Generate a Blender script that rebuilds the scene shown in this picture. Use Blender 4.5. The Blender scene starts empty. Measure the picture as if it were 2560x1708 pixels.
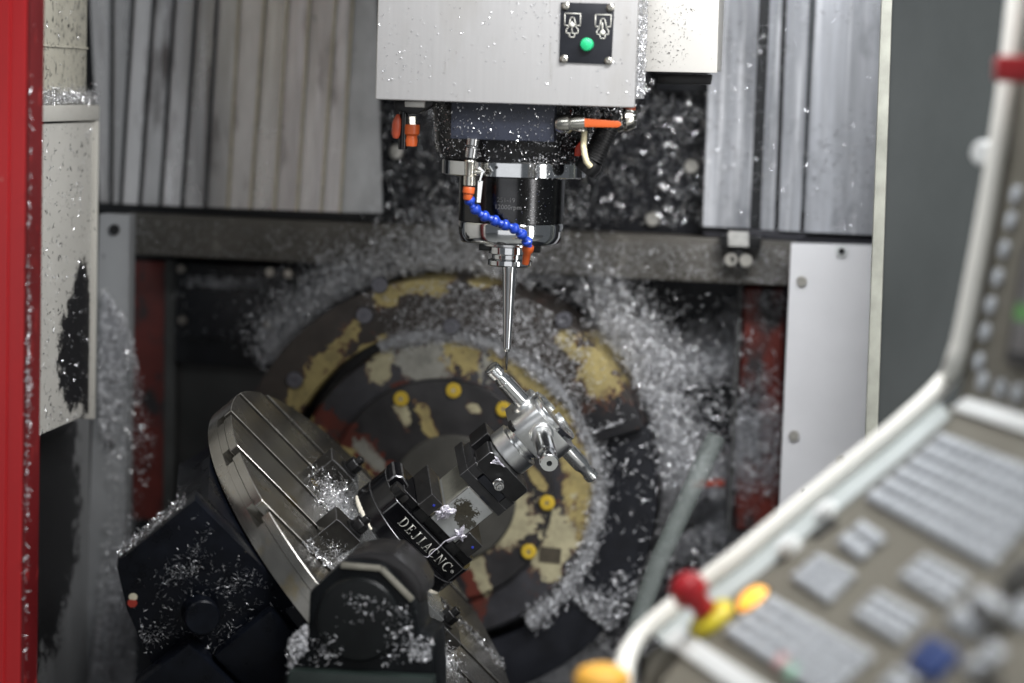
import bpy, bmesh, math, random
import numpy as np
from math import sin, cos, pi, radians, hypot
from mathutils import Matrix, Vector
random.seed(7); RNG = np.random.default_rng(11)
SC = bpy.context.scene
COL = SC.collection

# ------------------------------------------------------------------ camera
LENS, SENS = 85.0, 36.0
FPX, PW, PH = 2560 * LENS / SENS, 2560, 1708
_y, _p, _r = radians(7), radians(6), radians(1.8)
_f = np.array([-sin(_y) * cos(_p), cos(_y) * cos(_p), -sin(_p)])
_rt = np.array([cos(_y), sin(_y), 0.0]); _up = np.cross(_rt, _f)
_R = cos(_r) * _rt + sin(_r) * _up
_U = -sin(_r) * _rt + cos(_r) * _up
CAMPOS = -(_f + _R * (1266 - PW / 2) / FPX - _U * (926 - PH / 2) / FPX) * 3.46
cd = bpy.data.cameras.new("camera")
cam = bpy.data.objects.new("camera", cd); COL.objects.link(cam)
cam.matrix_world = Matrix(((_R[0], _U[0], -_f[0], CAMPOS[0]), (_R[1], _U[1], -_f[1], CAMPOS[1]),
                           (_R[2], _U[2], -_f[2], CAMPOS[2]), (0, 0, 0, 1)))
cd.lens = LENS; cd.sensor_width = SENS; cd.clip_start = 0.05; cd.clip_end = 200
cd.dof.use_dof = True; cd.dof.focus_distance = 3.42; cd.dof.aperture_fstop = 1.62; cd.dof.aperture_blades = 0
SC.camera = cam

# ------------------------------------------------------------------ world, lamps, exposure
wd = bpy.data.worlds.new("World"); SC.world = wd; wd.use_nodes = True
wd.node_tree.nodes["Background"].inputs[0].default_value = (0.80, 0.86, 0.92, 1)
wd.node_tree.nodes["Background"].inputs[1].default_value = 0.15
SC.view_settings.view_transform = 'Standard'; SC.view_settings.look = 'None'
SC.view_settings.exposure = 0.0; SC.view_settings.gamma = 1.0

def lamp(name, loc, aim, sx, sy, power, col=(1, 1, 1)):
    l = bpy.data.lights.new(name, 'AREA'); l.shape = 'RECTANGLE'; l.size = sx; l.size_y = sy; l.energy = power; l.color = col
    o = bpy.data.objects.new(name, l); COL.objects.link(o); o.location = loc
    d = Vector(aim) - Vector(loc); o.rotation_euler = d.to_track_quat('-Z', 'Y').to_euler(); return o
lamp("machine_work_light", (0.55, -0.70, 1.15), (0.25, 0.25, 0.0), 0.9, 0.12, 27, (0.97, 0.98, 1.0))
lamp("hall_tube_light", (1.9, -2.6, 2.6), (0.2, 0, 0), 0.35, 2.4, 88, (1.0, 0.97, 0.93))
lamp("hall_tube_light", (-1.3, -3.4, 2.8), (-0.2, 0, 0), 2.0, 0.35, 22, (0.95, 0.98, 1.0))
lamp("spindle_streak_lamp", (2.35, -1.75, 0.35), (0, 0, 0.2), 0.40, 2.3, 21, (1.0, 0.99, 0.97))  # tall lamp added for the bright streak on the spindle
lamp("pendant_fill_lamp", (-0.1, -1.7, 2.6), (0.5, -1.1, -0.1), 0.5, 0.5, 1.7, (1.0, 0.97, 0.92)).data.spread = radians(42)  # narrow lamp added to brighten the pendant
lamp("reflection_fill_lamp", (-0.2, -8.0, -0.2), (-0.2, 0, -0.2), 5.6, 2.1, 34, (0.97, 0.98, 1.0))  # unseen soft lamp added for broad reflections in the metal

SC.cycles.use_denoising = True
SC.cycles.max_bounces = 6; SC.cycles.diffuse_bounces = 3; SC.cycles.glossy_bounces = 4
SC.cycles.transmission_bounces = 6; SC.cycles.sample_clamp_indirect = 6.0

# ------------------------------------------------------------------ frames and helpers
def aty(px, py, y):
    d = _f + _R * (px - PW / 2) / FPX - _U * (py - PH / 2) / FPX
    return CAMPOS + d * (y - CAMPOS[1]) / d[1]
def atx(px, py, x):
    d = _f + _R * (px - PW / 2) / FPX - _U * (py - PH / 2) / FPX
    return CAMPOS + d * (x - CAMPOS[0]) / d[0]
def atys(px, py, y):
    d = _f[None] + _R[None] * ((px - PW / 2) / FPX)[:, None] - _U[None] * ((py - PH / 2) / FPX)[:, None]
    return CAMPOS[None] + d * ((y - CAMPOS[1]) / d[:, 1])[:, None]
def frame4(o, ex, ey, ez):
    m = np.eye(4); m[:3, 0] = ex; m[:3, 1] = ey; m[:3, 2] = ez; m[:3, 3] = o; return m
I4 = np.eye(4)
# the tilted rotary table: u along the slots, v into the machine, w along the spindle of the table
TH, GA = radians(41.392), radians(20.041)
TN = np.array([cos(TH), 0, sin(TH)]); _a = np.array([sin(TH), 0, -cos(TH)])
TU = cos(GA) * _a + sin(GA) * np.array([0, 1.0, 0]); TV = np.cross(TN, TU)
TC = np.array([-0.1863, 0.027, -0.2904])
FT = frame4(TC, TU, TV, TN)
def tw(u, v, w): return TC + TU * u + TV * v + TN * w
# the pendant: rows to the right, desk depth towards the operator
PSI, TAU = radians(72), radians(40)
PR = np.array([cos(PSI), -sin(PSI), 0]); PD = np.array([-sin(PSI) * cos(TAU), -cos(PSI) * cos(TAU), -sin(TAU)])
PN = np.cross(PD, PR); PK = aty(2385, 1000, -0.80)
FP = frame4(PK, PR, -PD, PN)           # local y = away from the operator
_l = radians(8)
PU = np.array([sin(PSI) * sin(_l), cos(PSI) * sin(_l), cos(_l)])
FS = frame4(PK, PR, PU, np.cross(PR, PU))   # screen plane
def pl_ab(px, py, F):
    """point of the pixel's ray on the plane z=0 of frame F, in that frame"""
    d = _f + _R * (px - PW / 2) / FPX - _U * (py - PH / 2) / FPX
    n = F[:3, 2]; t = ((F[:3, 3] - CAMPOS) @ n) / (d @ n); P = CAMPOS + d * t - F[:3, 3]
    return P @ F[:3, 0], P @ F[:3, 1]

class MB:
    def __init__(s): s.v = []; s.f = []
    def add(s, vs, fs):
        b = len(s.v); s.v += [tuple(map(float, p)) for p in vs]; s.f += [tuple(i + b for i in f) for f in fs]; return s
    def box(s, x0, x1, y0, y1, z0, z1):
        return s.add([(x0, y0, z0), (x1, y0, z0), (x1, y1, z0), (x0, y1, z0), (x0, y0, z1), (x1, y0, z1), (x1, y1, z1), (x0, y1, z1)],
                     [(0, 3, 2, 1), (4, 5, 6, 7), (0, 1, 5, 4), (1, 2, 6, 5), (2, 3, 7, 6), (3, 0, 4, 7)])
    def prism(s, poly, ax, a0, a1):
        n = len(poly)
        def m(p, a): return (a, p[0], p[1]) if ax == 'x' else (p[0], a, p[1]) if ax == 'y' else (p[0], p[1], a)
        return s.add([m(p, a0) for p in poly] + [m(p, a1) for p in poly],
                     [tuple(range(n - 1, -1, -1)), tuple(range(n, 2 * n))] + [(i, (i + 1) % n, (i + 1) % n + n, i + n) for i in range(n)])
    def lathe(s, prof, o=(0, 0, 0), ax=(0, 0, 1), seg=48):
        ax = np.array(ax, float); ax /= np.linalg.norm(ax); h = np.array([1, 0, 0]) if abs(ax[0]) < .8 else np.array([0, 1, 0])
        e = np.cross(ax, h); e /= np.linalg.norm(e); g = np.cross(ax, e); o = np.array(o, float)
        vs = []; fs = []
        for r, t in prof:
            for k in range(seg):
                a = 2 * pi * k / seg; vs.append(o + ax * t + (e * cos(a) + g * sin(a)) * max(r, 1e-5))
        for i in range(len(prof) - 1):
            for k in range(seg):
                k2 = (k + 1) % seg; fs.append((i * seg + k, i * seg + k2, (i + 1) * seg + k2, (i + 1) * seg + k))
        if prof[0] != prof[-1]:
            fs.append(tuple(range(seg - 1, -1, -1))); n = (len(prof) - 1) * seg; fs.append(tuple(n + k for k in range(seg)))
        return s.add(vs, fs)
    def cyl(s, p0, p1, r0, r1=None, seg=24):
        p0 = np.array(p0, float); p1 = np.array(p1, float); d = p1 - p0; L = np.linalg.norm(d)
        return s.lathe([(r0, 0), (r0 if r1 is None else r1, L)], p0, d, seg)
    def tube(s, pts, r, seg=12, cap=True):
        P = [np.array(p, float) for p in pts]; n = len(P); rr = r if hasattr(r, '__len__') else [r] * n
        vs = []; fs = []; e = None
        for i in range(n):
            t = P[min(i + 1, n - 1)] - P[max(i - 1, 0)]; t /= np.linalg.norm(t)
            if e is None: h = np.array([0, 0, 1.]) if abs(t[2]) < .8 else np.array([1., 0, 0]); e = np.cross(t, h)
            e = e - t * (e @ t); e /= np.linalg.norm(e); g = np.cross(t, e)
            for k in range(seg): a = 2 * pi * k / seg; vs.append(P[i] + (e * cos(a) + g * sin(a)) * rr[i])
        for i in range(n - 1):
            for k in range(seg): k2 = (k + 1) % seg; fs.append((i * seg + k, i * seg + k2, (i + 1) * seg + k2, (i + 1) * seg + k))
        if cap: fs += [tuple(range(seg - 1, -1, -1)), tuple((n - 1) * seg + k for k in range(seg))]
        return s.add(vs, fs)
    def slab(s, q, y, th):
        a = [aty(px, py, y) for px, py in q]; b = [p + np.array([0, th, 0]) for p in a]
        return s.add(a + b, [(3, 2, 1, 0), (4, 5, 6, 7)] + [(i, (i + 1) % 4, (i + 1) % 4 + 4, i + 4) for i in range(4)])
    def pprism(s, q, y, th):
        a = [aty(px, py, y) for px, py in q]; n = len(a); b = [p + np.array([0, th, 0]) for p in a]
        return s.add(a + b, [tuple(range(n - 1, -1, -1)), tuple(range(n, 2 * n))] + [(i, (i + 1) % n, (i + 1) % n + n, i + n) for i in range(n)])

WM = {}
def finish(name, V, Fc, mat, parent, bev=0, ang=32, recalc=True, seg=2, edge=None):
    me = bpy.data.meshes.new(name)
    org = np.zeros(3)
    if parent is not None:
        m = np.linalg.inv(WM[parent.name]); V = V @ m[:3, :3].T + m[:3, 3]
    else:
        org = np.array([(V[:, 0].min() + V[:, 0].max()) / 2, (V[:, 1].min() + V[:, 1].max()) / 2, V[:, 2].min()]); V = V - org
    me.from_pydata([tuple(p) for p in V], [], Fc)
    if recalc or bev:
        bm = bmesh.new(); bm.from_mesh(me)
        if recalc: bmesh.ops.recalc_face_normals(bm, faces=bm.faces)
        if bev:
            es = [e for e in bm.edges if len(e.link_faces) == 2 and e.calc_face_angle(0) > radians(35)]
            bmesh.ops.bevel(bm, geom=es, offset=bev, segments=seg, profile=.6, affect='EDGES', clamp_overlap=True, material=1 if edge else -1)
        bm.to_mesh(me); bm.free()
    me.polygons.foreach_set("use_smooth", [True] * len(me.polygons))
    if ang: me.set_sharp_from_angle(angle=radians(ang))
    if mat: me.materials.append(mat)
    if edge: me.materials.append(edge)
    o = bpy.data.objects.new(name, me); COL.objects.link(o)
    w = np.eye(4)
    if parent is not None: o.parent = parent; w = WM[parent.name].copy()
    else: o.location = org; w[:3, 3] = org
    WM[o.name] = w
    return o
def obj(name, mb, mat, parent=None, F=I4, bev=0, ang=32, label=None, seg=2, edge=None):
    V = np.array(mb.v); V = V @ F[:3, :3].T + F[:3, 3]
    o = finish(name, V, mb.f, mat, parent, bev, ang, seg=seg, edge=edge)
    if label: o['label'] = label
    return o
def tag(o, label, cat, group=None, kind=None):
    o['label'] = label
    if cat: o['category'] = cat
    if group: o['group'] = group
    if kind: o['kind'] = kind
    return o
def thing(name, label, cat, F=I4, base=(0, 0, 0), group=None):
    o = bpy.data.objects.new(name, None); COL.objects.link(o); o.empty_display_size = .02
    w = np.array(F, float).copy(); w[:3, 3] = F[:3, :3] @ np.array(base, float) + F[:3, 3]
    o.matrix_world = Matrix([list(map(float, r)) for r in w]); WM[o.name] = w
    return tag(o, label, cat, group)
def struct(name, mb, mat, F=I4, bev=0):
    o = obj(name, mb, mat, None, F, bev); o['kind'] = 'structure'; return o
def again(src, parent, delta, F=I4):
    """a copy of part src (mesh shared) moved by delta, a vector of frame F"""
    c = src.copy(); COL.objects.link(c); c.parent = parent
    m = np.linalg.inv(WM[parent.name])[:3, :3] @ (F[:3, :3] @ np.array(delta, float))
    c.location = Vector(src.location) + Vector(m); w = WM[src.name].copy(); w[:3, 3] += F[:3, :3] @ np.array(delta, float); WM[c.name] = w; return c

# ------------------------------------------------------------------ materials
class NT:
    def __init__(s, name):
        s.m = bpy.data.materials.new(name); s.m.use_nodes = True; s.t = s.m.node_tree; s.b = s.t.nodes["Principled BSDF"]
    def n(s, ty, **k):
        x = s.t.nodes.new(ty)
        for a, v in k.items(): setattr(x, a, v)
        return x
    def put(s, sock, v):
        if isinstance(v, bpy.types.NodeSocket): s.t.links.new(v, sock)
        elif isinstance(v, (tuple, list)) and len(v) == 3 and sock.type == 'RGBA': sock.default_value = (*v, 1)
        else: sock.default_value = v
    def math(s, op, a, b=0.0, c=None, clamp=False):
        x = s.n('ShaderNodeMath', operation=op, use_clamp=clamp); s.put(x.inputs[0], a); s.put(x.inputs[1], b)
        if c is not None: s.put(x.inputs[2], c)
        return x.outputs[0]
    def mix(s, fac, a, b):
        x = s.n('ShaderNodeMix', data_type='RGBA'); s.put(x.inputs[0], fac); s.put(x.inputs[6], a); s.put(x.inputs[7], b); return x.outputs[2]
    def noise(s, vec, scale, detail=4, rough=.55, stretch=None):
        if stretch:
            mp = s.n('ShaderNodeMapping'); s.put(mp.inputs[0], vec); mp.inputs[3].default_value = stretch; vec = mp.outputs[0]
        x = s.n('ShaderNodeTexNoise'); s.put(x.inputs['Vector'], vec); x.inputs['Scale'].default_value = scale
        x.inputs['Detail'].default_value = detail; x.inputs['Roughness'].default_value = rough; return x.outputs['Fac']
    def ramp(s, v, lo, hi):
        x = s.n('ShaderNodeMapRange', clamp=True); s.put(x.inputs[0], v); x.inputs[1].default_value = lo; x.inputs[2].default_value = hi; return x.outputs[0]
def M(name, col, rough=.5, metal=0., var=.25, vs=25, st=None, rv=.12, bump=0., bs=300, bst=None, spec=.5,
      spots=(), blots=(), coat=0., emit=None, alpha=None, dist=.35, nsc=22, fringe=None):
    s = NT(name); g = s.n('ShaderNodeNewGeometry').outputs['Position']
    nz = s.noise(g, vs, 6, .6, st)
    f = s.ramp(nz, .3, .7)
    dark = tuple(c * (1 - var) for c in col); lite = tuple(min(1, c * (1 + var * .6)) for c in col)
    c = s.mix(f, dark, lite)
    ro = s.math('MULTIPLY_ADD', nz, rv * 2, rough - rv)
    for (sc, th, sharp, scol, sst) in spots:      # scattered stains or painted streaks with their own colour
        k = s.ramp(s.noise(g, sc, 5, .6, sst), th, th + sharp); c = s.mix(k, c, scol)
    if blots:
        dn = s.math('ADD', s.math('MULTIPLY', s.noise(g, nsc, 8, .72), .7), s.math('MULTIPLY', s.noise(g, nsc * 5, 5, .7), .3))
        gr = s.noise(g, nsc * 2.2, 6, .7)
        for (loc, rot, sca, bcol, brough) in blots:   # patches of worn paint, stain or painted shade at their own place
            mp = s.n('ShaderNodeMapping', vector_type='TEXTURE'); s.put(mp.inputs[0], g)
            mp.inputs[1].default_value = loc; mp.inputs[2].default_value = rot; mp.inputs[3].default_value = sca
            ln = s.n('ShaderNodeVectorMath', operation='LENGTH'); s.put(ln.inputs[0], mp.outputs[0])
            val = s.math('MULTIPLY_ADD', dn, dist * 6, s.math('MULTIPLY', ln.outputs['Value'], -1.0))
            if fringe: c = s.mix(s.math('MULTIPLY', s.ramp(val, dist * 3 - 1.16, dist * 3 - 1.08), s.ramp(gr, .44, .54)), c, fringe)
            k = s.ramp(val, dist * 3 - 1.0, dist * 3 - .93)
            bc = s.mix(s.ramp(gr, .35, .75), bcol, tuple(q * .62 for q in bcol))
            c = s.mix(k, c, bc); c = s.mix(s.math('MULTIPLY', s.ramp(gr, .50, .72), .30), c, (.05, .047, .045)) if fringe and loc == blots[-1][0] else c; ro = s.math('ADD', s.math('MULTIPLY', ro, s.math('SUBTRACT', 1.0, k)), s.math('MULTIPLY', k, brough))
    s.put(s.b.inputs['Base Color'], c); s.put(s.b.inputs['Roughness'], ro)
    s.b.inputs['Metallic'].default_value = metal; s.b.inputs['Specular IOR Level'].default_value = spec
    s.b.inputs['Coat Weight'].default_value = coat; s.b.inputs['Coat Roughness'].default_value = .12
    if bump:
        bn = s.n('ShaderNodeBump'); bn.inputs['Strength'].default_value = bump; bn.inputs['Distance'].default_value = .002
        s.put(bn.inputs['Height'], s.noise(g, bs, 4, .6, bst)); s.put(s.b.inputs['Normal'], bn.outputs[0])
    if emit: s.b.inputs['Emission Color'].default_value = (*emit[0], 1); s.b.inputs['Emission Strength'].default_value = emit[1]
    if alpha: s.b.inputs['Transmission Weight'].default_value = alpha
    return s.m

cover_steel = M("brushed_stainless", (.60, .592, .588), .42, .70, .035, 30, (6, 6, .25), .05, .025, 500, (1, 1, .03),
                spots=[(420, .70, .03, (.85, .85, .85), None), (7, .52, .2, (.53, .515, .495), (1.6, 1, .5)), (40, .66, .08, (.50, .49, .47), (3, 1, .25))])
bright_sheet = M("bright_sheet", (.62, .605, .57), .38, .35, .05, 12, spots=[(260, .66, .03, (.16, .15, .13), (1, 1, 1))])
steel = M("ground_steel", (.56, .56, .56), .22, 1, .12, 60, rv=.06)
polished = M("polished_steel", (.66, .67, .68), .10, 1, .06, 50, rv=.03)
alu = M("machined_aluminium", (.86, .87, .87), .20, 1, .06, 70, rv=.05, bump=.04, bs=900)
alu_satin = M("satin_aluminium", (.80, .81, .81), .33, 1, .07, 70, rv=.05)
bright_edge = M("bright_edge_highlight", (.36, .345, .32), .34, .9, .5, 60)  # edge highlight put into the bevel colour
edge_glint = M("black_edge_glint", (.16, .16, .165), .3, .7, .5, 160)  # paler bevels paint in the glossy edge highlights of the black parts
table_steel = M("table_iron", (.33, .318, .29), .25, .95, .22, 14, None, .10, .05, 600, (1, 1, 1),
                spots=[(9, .60, .10, (.33, .26, .13), None), (40, .68, .05, (.15, .135, .11), None)])
black_ox = M("black_oxide", (.014, .014, .015), .32, .25, .4, 90, rv=.10, bump=.04, bs=700)
black_gloss = M("black_anodised", (.004, .004, .005), .20, 0, .4, 40, rv=.06, spec=.40)
black_paint = M("black_paint", (.008, .009, .012), .38, 0, .5, 40, rv=.12, bump=.10, bs=160,
                spots=[(300, .70, .03, (.22, .2, .17), None)])
body_paint = M("body_black_paint", (.004, .005, .008), .30, 0, .5, 30, rv=.14, bump=.08, bs=120, spec=.12,
               spots=[(190, .735, .02, (.36, .33, .24), None)])
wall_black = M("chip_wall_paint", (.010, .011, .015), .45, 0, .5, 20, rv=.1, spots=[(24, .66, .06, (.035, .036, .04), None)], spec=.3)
navy = M("navy_block_paint", (.026, .030, .046), .38, 0, .2, 40, rv=.08)
cast = M("dark_casting", (.016, .016, .018), .33, .2, .5, 60, rv=.12, bump=.2, bs=150, spots=[(45, .72, .03, (.35, .04, .015), None)])
spin_black = M("spindle_black", (.065, .065, .067), .20, 1, .25, 40, rv=.05)
beam_mat = M("beam_paint", (.10, .093, .080), .5, 0, .3, 12, rv=.1, spots=[(30, .6, .08, (.2, .19, .17), None)])
dirty_white = M("white_sheet", (.82, .82, .84), .42, 0, .05, 8, rv=.08, spots=[(70, .70, .05, (.42, .42, .43), None)])
red_paint = M("red_door_paint", (.37, .009, .012), .33, 0, .22, 9, (1, 1, .2), .06, spots=[(30, .66, .05, (.22, .007, .009), (1, 1, .3)), (120, .70, .03, (.42, .2, .18), (1, 1, .35))])
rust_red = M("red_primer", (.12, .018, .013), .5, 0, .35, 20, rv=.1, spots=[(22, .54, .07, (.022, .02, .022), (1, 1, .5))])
lip_cream = M("wiper_lip", (.50, .45, .34), .5, 0, .25, 60)
lip_dark = M("shaded_wiper_lip", (.025, .027, .03), .5, 0, .3, 60)  # cream lip with shade put into its colour; also serves roof and gaps
gap_black = M("gap_strip_black", (.006, .007, .009), .5, 0, .3, 30)
rubber = M("black_rubber", (.012, .012, .013), .42, 0, .3, 90, bump=.2, bs=250)
orange_pl = M("orange_plastic", (.52, .095, .02), .36, 0, .08, 60)
dull_red_pl = M("dull_red_plastic", (.42, .07, .03), .4, 0, .1, 60)
blue_pl = M("blue_plastic", (.014, .055, .42), .30, 0, .10, 60, coat=.2)
green_pl = M("green_button", (.02, .42, .17), .3, 0, .05, 60)
cream_pl = M("cream_tube", (.75, .68, .45), .4, 0, .08, 60)
white_pl = M("white_plastic", (.74, .76, .76), .42, 0, .05, 40)
nickel = M("nickel_fitting", (.62, .60, .54), .24, 1, .15, 90)
plate_black = M("indicator_black", (.008, .009, .013), .4, 0, .2, 40)
mark_white = M("printed_white", (.58, .57, .52), .5, 0, .05, 80)
etch = M("etched_text", (.50, .49, .46), .45, .3, .08, 200)
faint_etch = M("faint_etched_text", (.15, .15, .15), .4, .5, .3, 300)
screw_steel = M("screw_steel", (.55, .53, .48), .3, 1, .2, 120)
chip_mat = M("aluminium_swarf", (.84, .85, .88), .27, .92, .12, 200, rv=.1)
chip_fluff = M("grey_swarf", (.72, .73, .76), .44, .6, .25, 200, rv=.1)
grease = M("white_sealant", (.74, .72, .70), .5, 0, .08, 90, bump=.5, bs=400)
burr = M("lilac_aluminium_burr", (.74, .72, .80), .34, .6, .08, 90, bump=.8, bs=500)
seal = M("cream_sealant_bead", (.72, .68, .58), .6, 0, .12, 90, bump=.5, bs=350)
smoke_plate = M("ground_plate", (.36, .37, .37), .26, .85, .10, 60)
panel_tan = M("pendant_face", (.155, .145, .118), .55, 0, .06, 8)
key_white = M("key_white", (.46, .49, .53), .5, 0, .12, 60, spots=[(110, .60, .05, (.22, .24, .27), None)])
rim_white = M("pendant_rim", (.86, .85, .80), .38, 0, .03, 20)
key_blue = M("key_blue", (.02, .045, .16), .5, 0, .05, 40)
key_black = M("key_black", (.03, .03, .028), .5, 0, .1, 40)
key_green = M("key_green", (.30, .52, .40), .5, 0, .05, 40)
key_pink = M("key_pink", (.60, .36, .36), .5, 0, .05, 40)
estop_red = M("stop_red", (.30, .004, .010), .42, 0, .05, 40)
estop_yellow = M("stop_yellow", (.62, .52, .03), .4, 0, .05, 40)
knob_red = M("knob_red", (.33, .010, .015), .4, 0, .05, 40)
amber = M("lit_amber_lens", (.9, .45, .05), .3, emit=((1.0, .42, .06), 1.25))
knob_orange = M("knob_orange", (.80, .42, .06), .45, 0, .05, 40)
screen_frame = M("screen_frame", (.035, .034, .036), .5)
screen_mat = M("screen_glass", (.16, .155, .155), .3)
screen_green = M("screen_green", (.12, .30, .10), .4)
glass_dark = M("dark_window", (.045, .050, .050), .20, 0, .35, 2.2, (1, 1, .6), .06, spec=.5)
glass_edge = M("window_edge", (.30, .305, .265), .4)
hose_grey = M("cloudy_hose", (.20, .23, .22), .35, 0, .2, 20)
hose_grey.node_tree.nodes["Principled BSDF"].inputs["Alpha"].default_value = .42
floor_mat = M("shop_floor", (.42, .43, .42), .4, 0, .15, 2, rv=.08)
YEL, RUST, BARE, PALE = (.41, .335, .14), (.13, .028, .018), (.30, .295, .26), (.47, .43, .28)
DK = (.030, .028, .030)

# ------------------------------------------------------------------ the setting
m = MB(); m.slab([(-500, -900), (3300, -900), (3300, 3300), (-500, 3300)], .78, .03)
back = struct("back_wall", m, wall_black)
m = MB().box(-9, 9, -14, -.75, -1.32, -1.28); struct("shop_floor", m, floor_mat)
m = MB().box(-1.2, 1.6, -.75, .78, -.98, -.94); struct("chip_tray_floor", m, wall_black)

m = MB().box(-1.2, 1.6, -.55, .78, 1.42, 1.46); struct("machine_roof", m, lip_dark)
# ---- red door edge at the far left of the picture
xr = aty(66, 300, -.45)[0]
t = thing("sliding_door", "red painted edge of the machine door with scratched corner, far left", "door", base=(xr, -.45, -.9))
m = MB().box(xr - .16, xr, -.45, -.392, -.93, 1.3); obj("door_stile", m, red_paint, t, bev=.004)
obj("edge_strip", MB().box(xr + .0005, xr + .003, -.449, -.393, -.93, 1.3), M("shaded_red_side", (.12, .006, .008), .45, 0, .35, 12, (1, 1, .3), spots=[(60, .62, .06, (.26, .02, .02), (1, 1, .4))]), t)  # added strip; its darker red paints in the shaded side face
m = MB().box(xr - .125, xr - .021, -.455, -.4502, -.93, 1.3); obj("door_skin", m, red_paint, t, bev=.0015)

# ---- left side guard of sheet metal
YS = .25
xl = aty(250, 300, YS)[0]; xu = aty(222, 100, YS)[0]
zt = aty(250, 262, YS)[2]; zb = aty(223, 1030, YS)[2]
pst = aty(178, 870, 0.05)
s0, s1 = atx(198, 860, xl), atx(205, 770, xl)
guard_sheet = M("cream_guard_sheet", (.50, .49, .455), .40, .1, .06, 8, rv=.08,
                spots=[(150, .66, .03, (.10, .10, .10), (1, 1, .6)), (60, .72, .05, (.2, .2, .19), (1, 1, .3))],
                blots=[((xl, s0[1] + .005, s0[2] - .01), (0, 0, 0), (.5, .095, .092), (.014, .014, .016), .5), ((xl, YS - .02, s0[2] - .03), (0, 0, 0), (.5, .06, .10), (.014, .014, .016), .5), ((xl, s0[1] + .03, s0[2] + .03), (0, 0, 0), (.5, .05, .10), (.014, .014, .016), .5)], dist=.30, nsc=50)
cream = M("cream_paint", (.50, .49, .45), .42, .05, .06, 8, rv=.08, spots=[(200, .66, .03, (.12, .12, .11), (1, 1, .6))])
cream_dirty = M("splashed_cream_paint", (.50, .48, .40), .42, .05, .12, 14, rv=.08, spots=[(120, .585, .04, (.07, .07, .06), (1, 1, .5)), (35, .62, .08, (.30, .29, .24), None)])
t = thing("side_guard", "cream sheet metal side guard with framed lower cover and dark stain", "machine guard", base=(xl, 0, zb))
obj("cover_sheet", MB().box(xl - .03, xl - .006, -.6, YS - .021, zb, zt - .027), guard_sheet, t)
obj("frame_rail", MB().box(xl - .032, xl, -.6, YS, zt - .024, zt), cream, t, bev=.003)
obj("frame_rail", MB().box(xl - .032, xl, YS - .012, YS, zb - .01, zt - .0245), cream, t, bev=.003)
obj("upper_sheet", MB().box(xu - .03, xu, -.6, YS - .01, zt + .0005, 1.3), cream_dirty, t, bev=.002)
obj("seam_strip", MB().box(xu + .0005, xu + .003, -.6, YS - .012, zt + .085, zt + .088), cream_dirty, t)
lwx = xl - .07
q0, q1 = atx(150, 1300, lwx), atx(210, 1650, lwx)
low_mat = M("stained_lower_wall", (.20, .205, .21), .5, 0, .25, 12, (1, 1, .3),
            blots=[((lwx, q0[1] - .1, q0[2] + .04), (radians(8), 0, 0), (.5, .2, .26), (.012, .012, .013), .45)], dist=.25, nsc=30)
obj("lower_wall", MB().box(lwx - .03, lwx, -.6, .45, -.94, zb + .06), low_mat, t)

# ---- post behind the guard
post_mat = M("grey_post_paint", (.27, .28, .29), .48, 0, .12, 9, (1, 1, .5), spots=[(14, .60, .06, (.10, .10, .11), (1, 1, .6))])
def bolt_mb(c, r, h, ax=(0, -1, 0), hexa=False, seg=20):
    m = MB()
    if hexa: return m.lathe([(0, 0), (r, 0), (r, h * .85), (r * .88, h), (0, h)], c, ax, 6)
    return m.lathe([(0, 0), (r, 0), (r, h * .7), (r * .85, h), (r * .5, h), (r * .48, h * .45), (0, h * .45)], c, ax, seg)
t = thing("guard_post", "grey sheet metal post dusted with swarf behind the side guard", "post", base=tuple(aty(280, 1700, .45)))
obj("post_sheet", MB().slab([(248, 535), (323, 538), (308, 1800), (205, 1800)], .45, .04), post_mat, t, bev=.002)
b0 = None
for q in [(287, 574), (279, 862), (279, 951), (275, 1110)]:
    p = aty(*q, .45)
    if b0 is None: b0 = obj("bolt", bolt_mb(p, .009, .006), black_ox, t); p0 = p
    else: again(b0, t, p - p0)

# ---- things against the back wall, left
t = thing("equipment_box", "dark bolted box lid on the back wall, left of the trunnion", "box", base=tuple(aty(560, 900, .7)))
obj("lid", MB().slab([(440, 655), (720, 668), (712, 930), (436, 905)], .69, .06), black_paint, t, bev=.004)
obj("recess_frame", MB().slab([(470, 722), (655, 728), (652, 850), (468, 845)], .682, .007), plate_black, t, bev=.003)
p0 = None
for q in [(455, 672), (676, 680), (722, 684), (515, 784), (591, 787), (672, 812), (458, 800)]:
    p = aty(*q, .689)
    if p0 is None: b0 = obj("bolt", bolt_mb(p, .0085, .006), screw_steel, t); p0 = p
    else: again(b0, t, p - p0)
o = obj("support_strut", MB().slab([(412, 650), (440, 652), (432, 1700), (404, 1700)], .70, .05), M("grey_strut", (.07, .072, .07), .5, 0, .3, 15), None, bev=.003)
tag(o, "narrow dark grey upright beside the left red upright", "strut")
o = obj("grey_shield", MB().slab([(436, 870), (715, 900), (700, 1330), (430, 1330)], .715, .03), M("grey_shield_paint", (.055, .056, .054), .45, 0, .3, 9), None, bev=.003)
tag(o, "plain dark grey plate below the bolted box lid", "plate")
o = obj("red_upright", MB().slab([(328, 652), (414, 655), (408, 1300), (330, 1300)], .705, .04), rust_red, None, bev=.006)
tag(o, "rust red upright in the shade between grey post and dark box", "upright")

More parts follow.
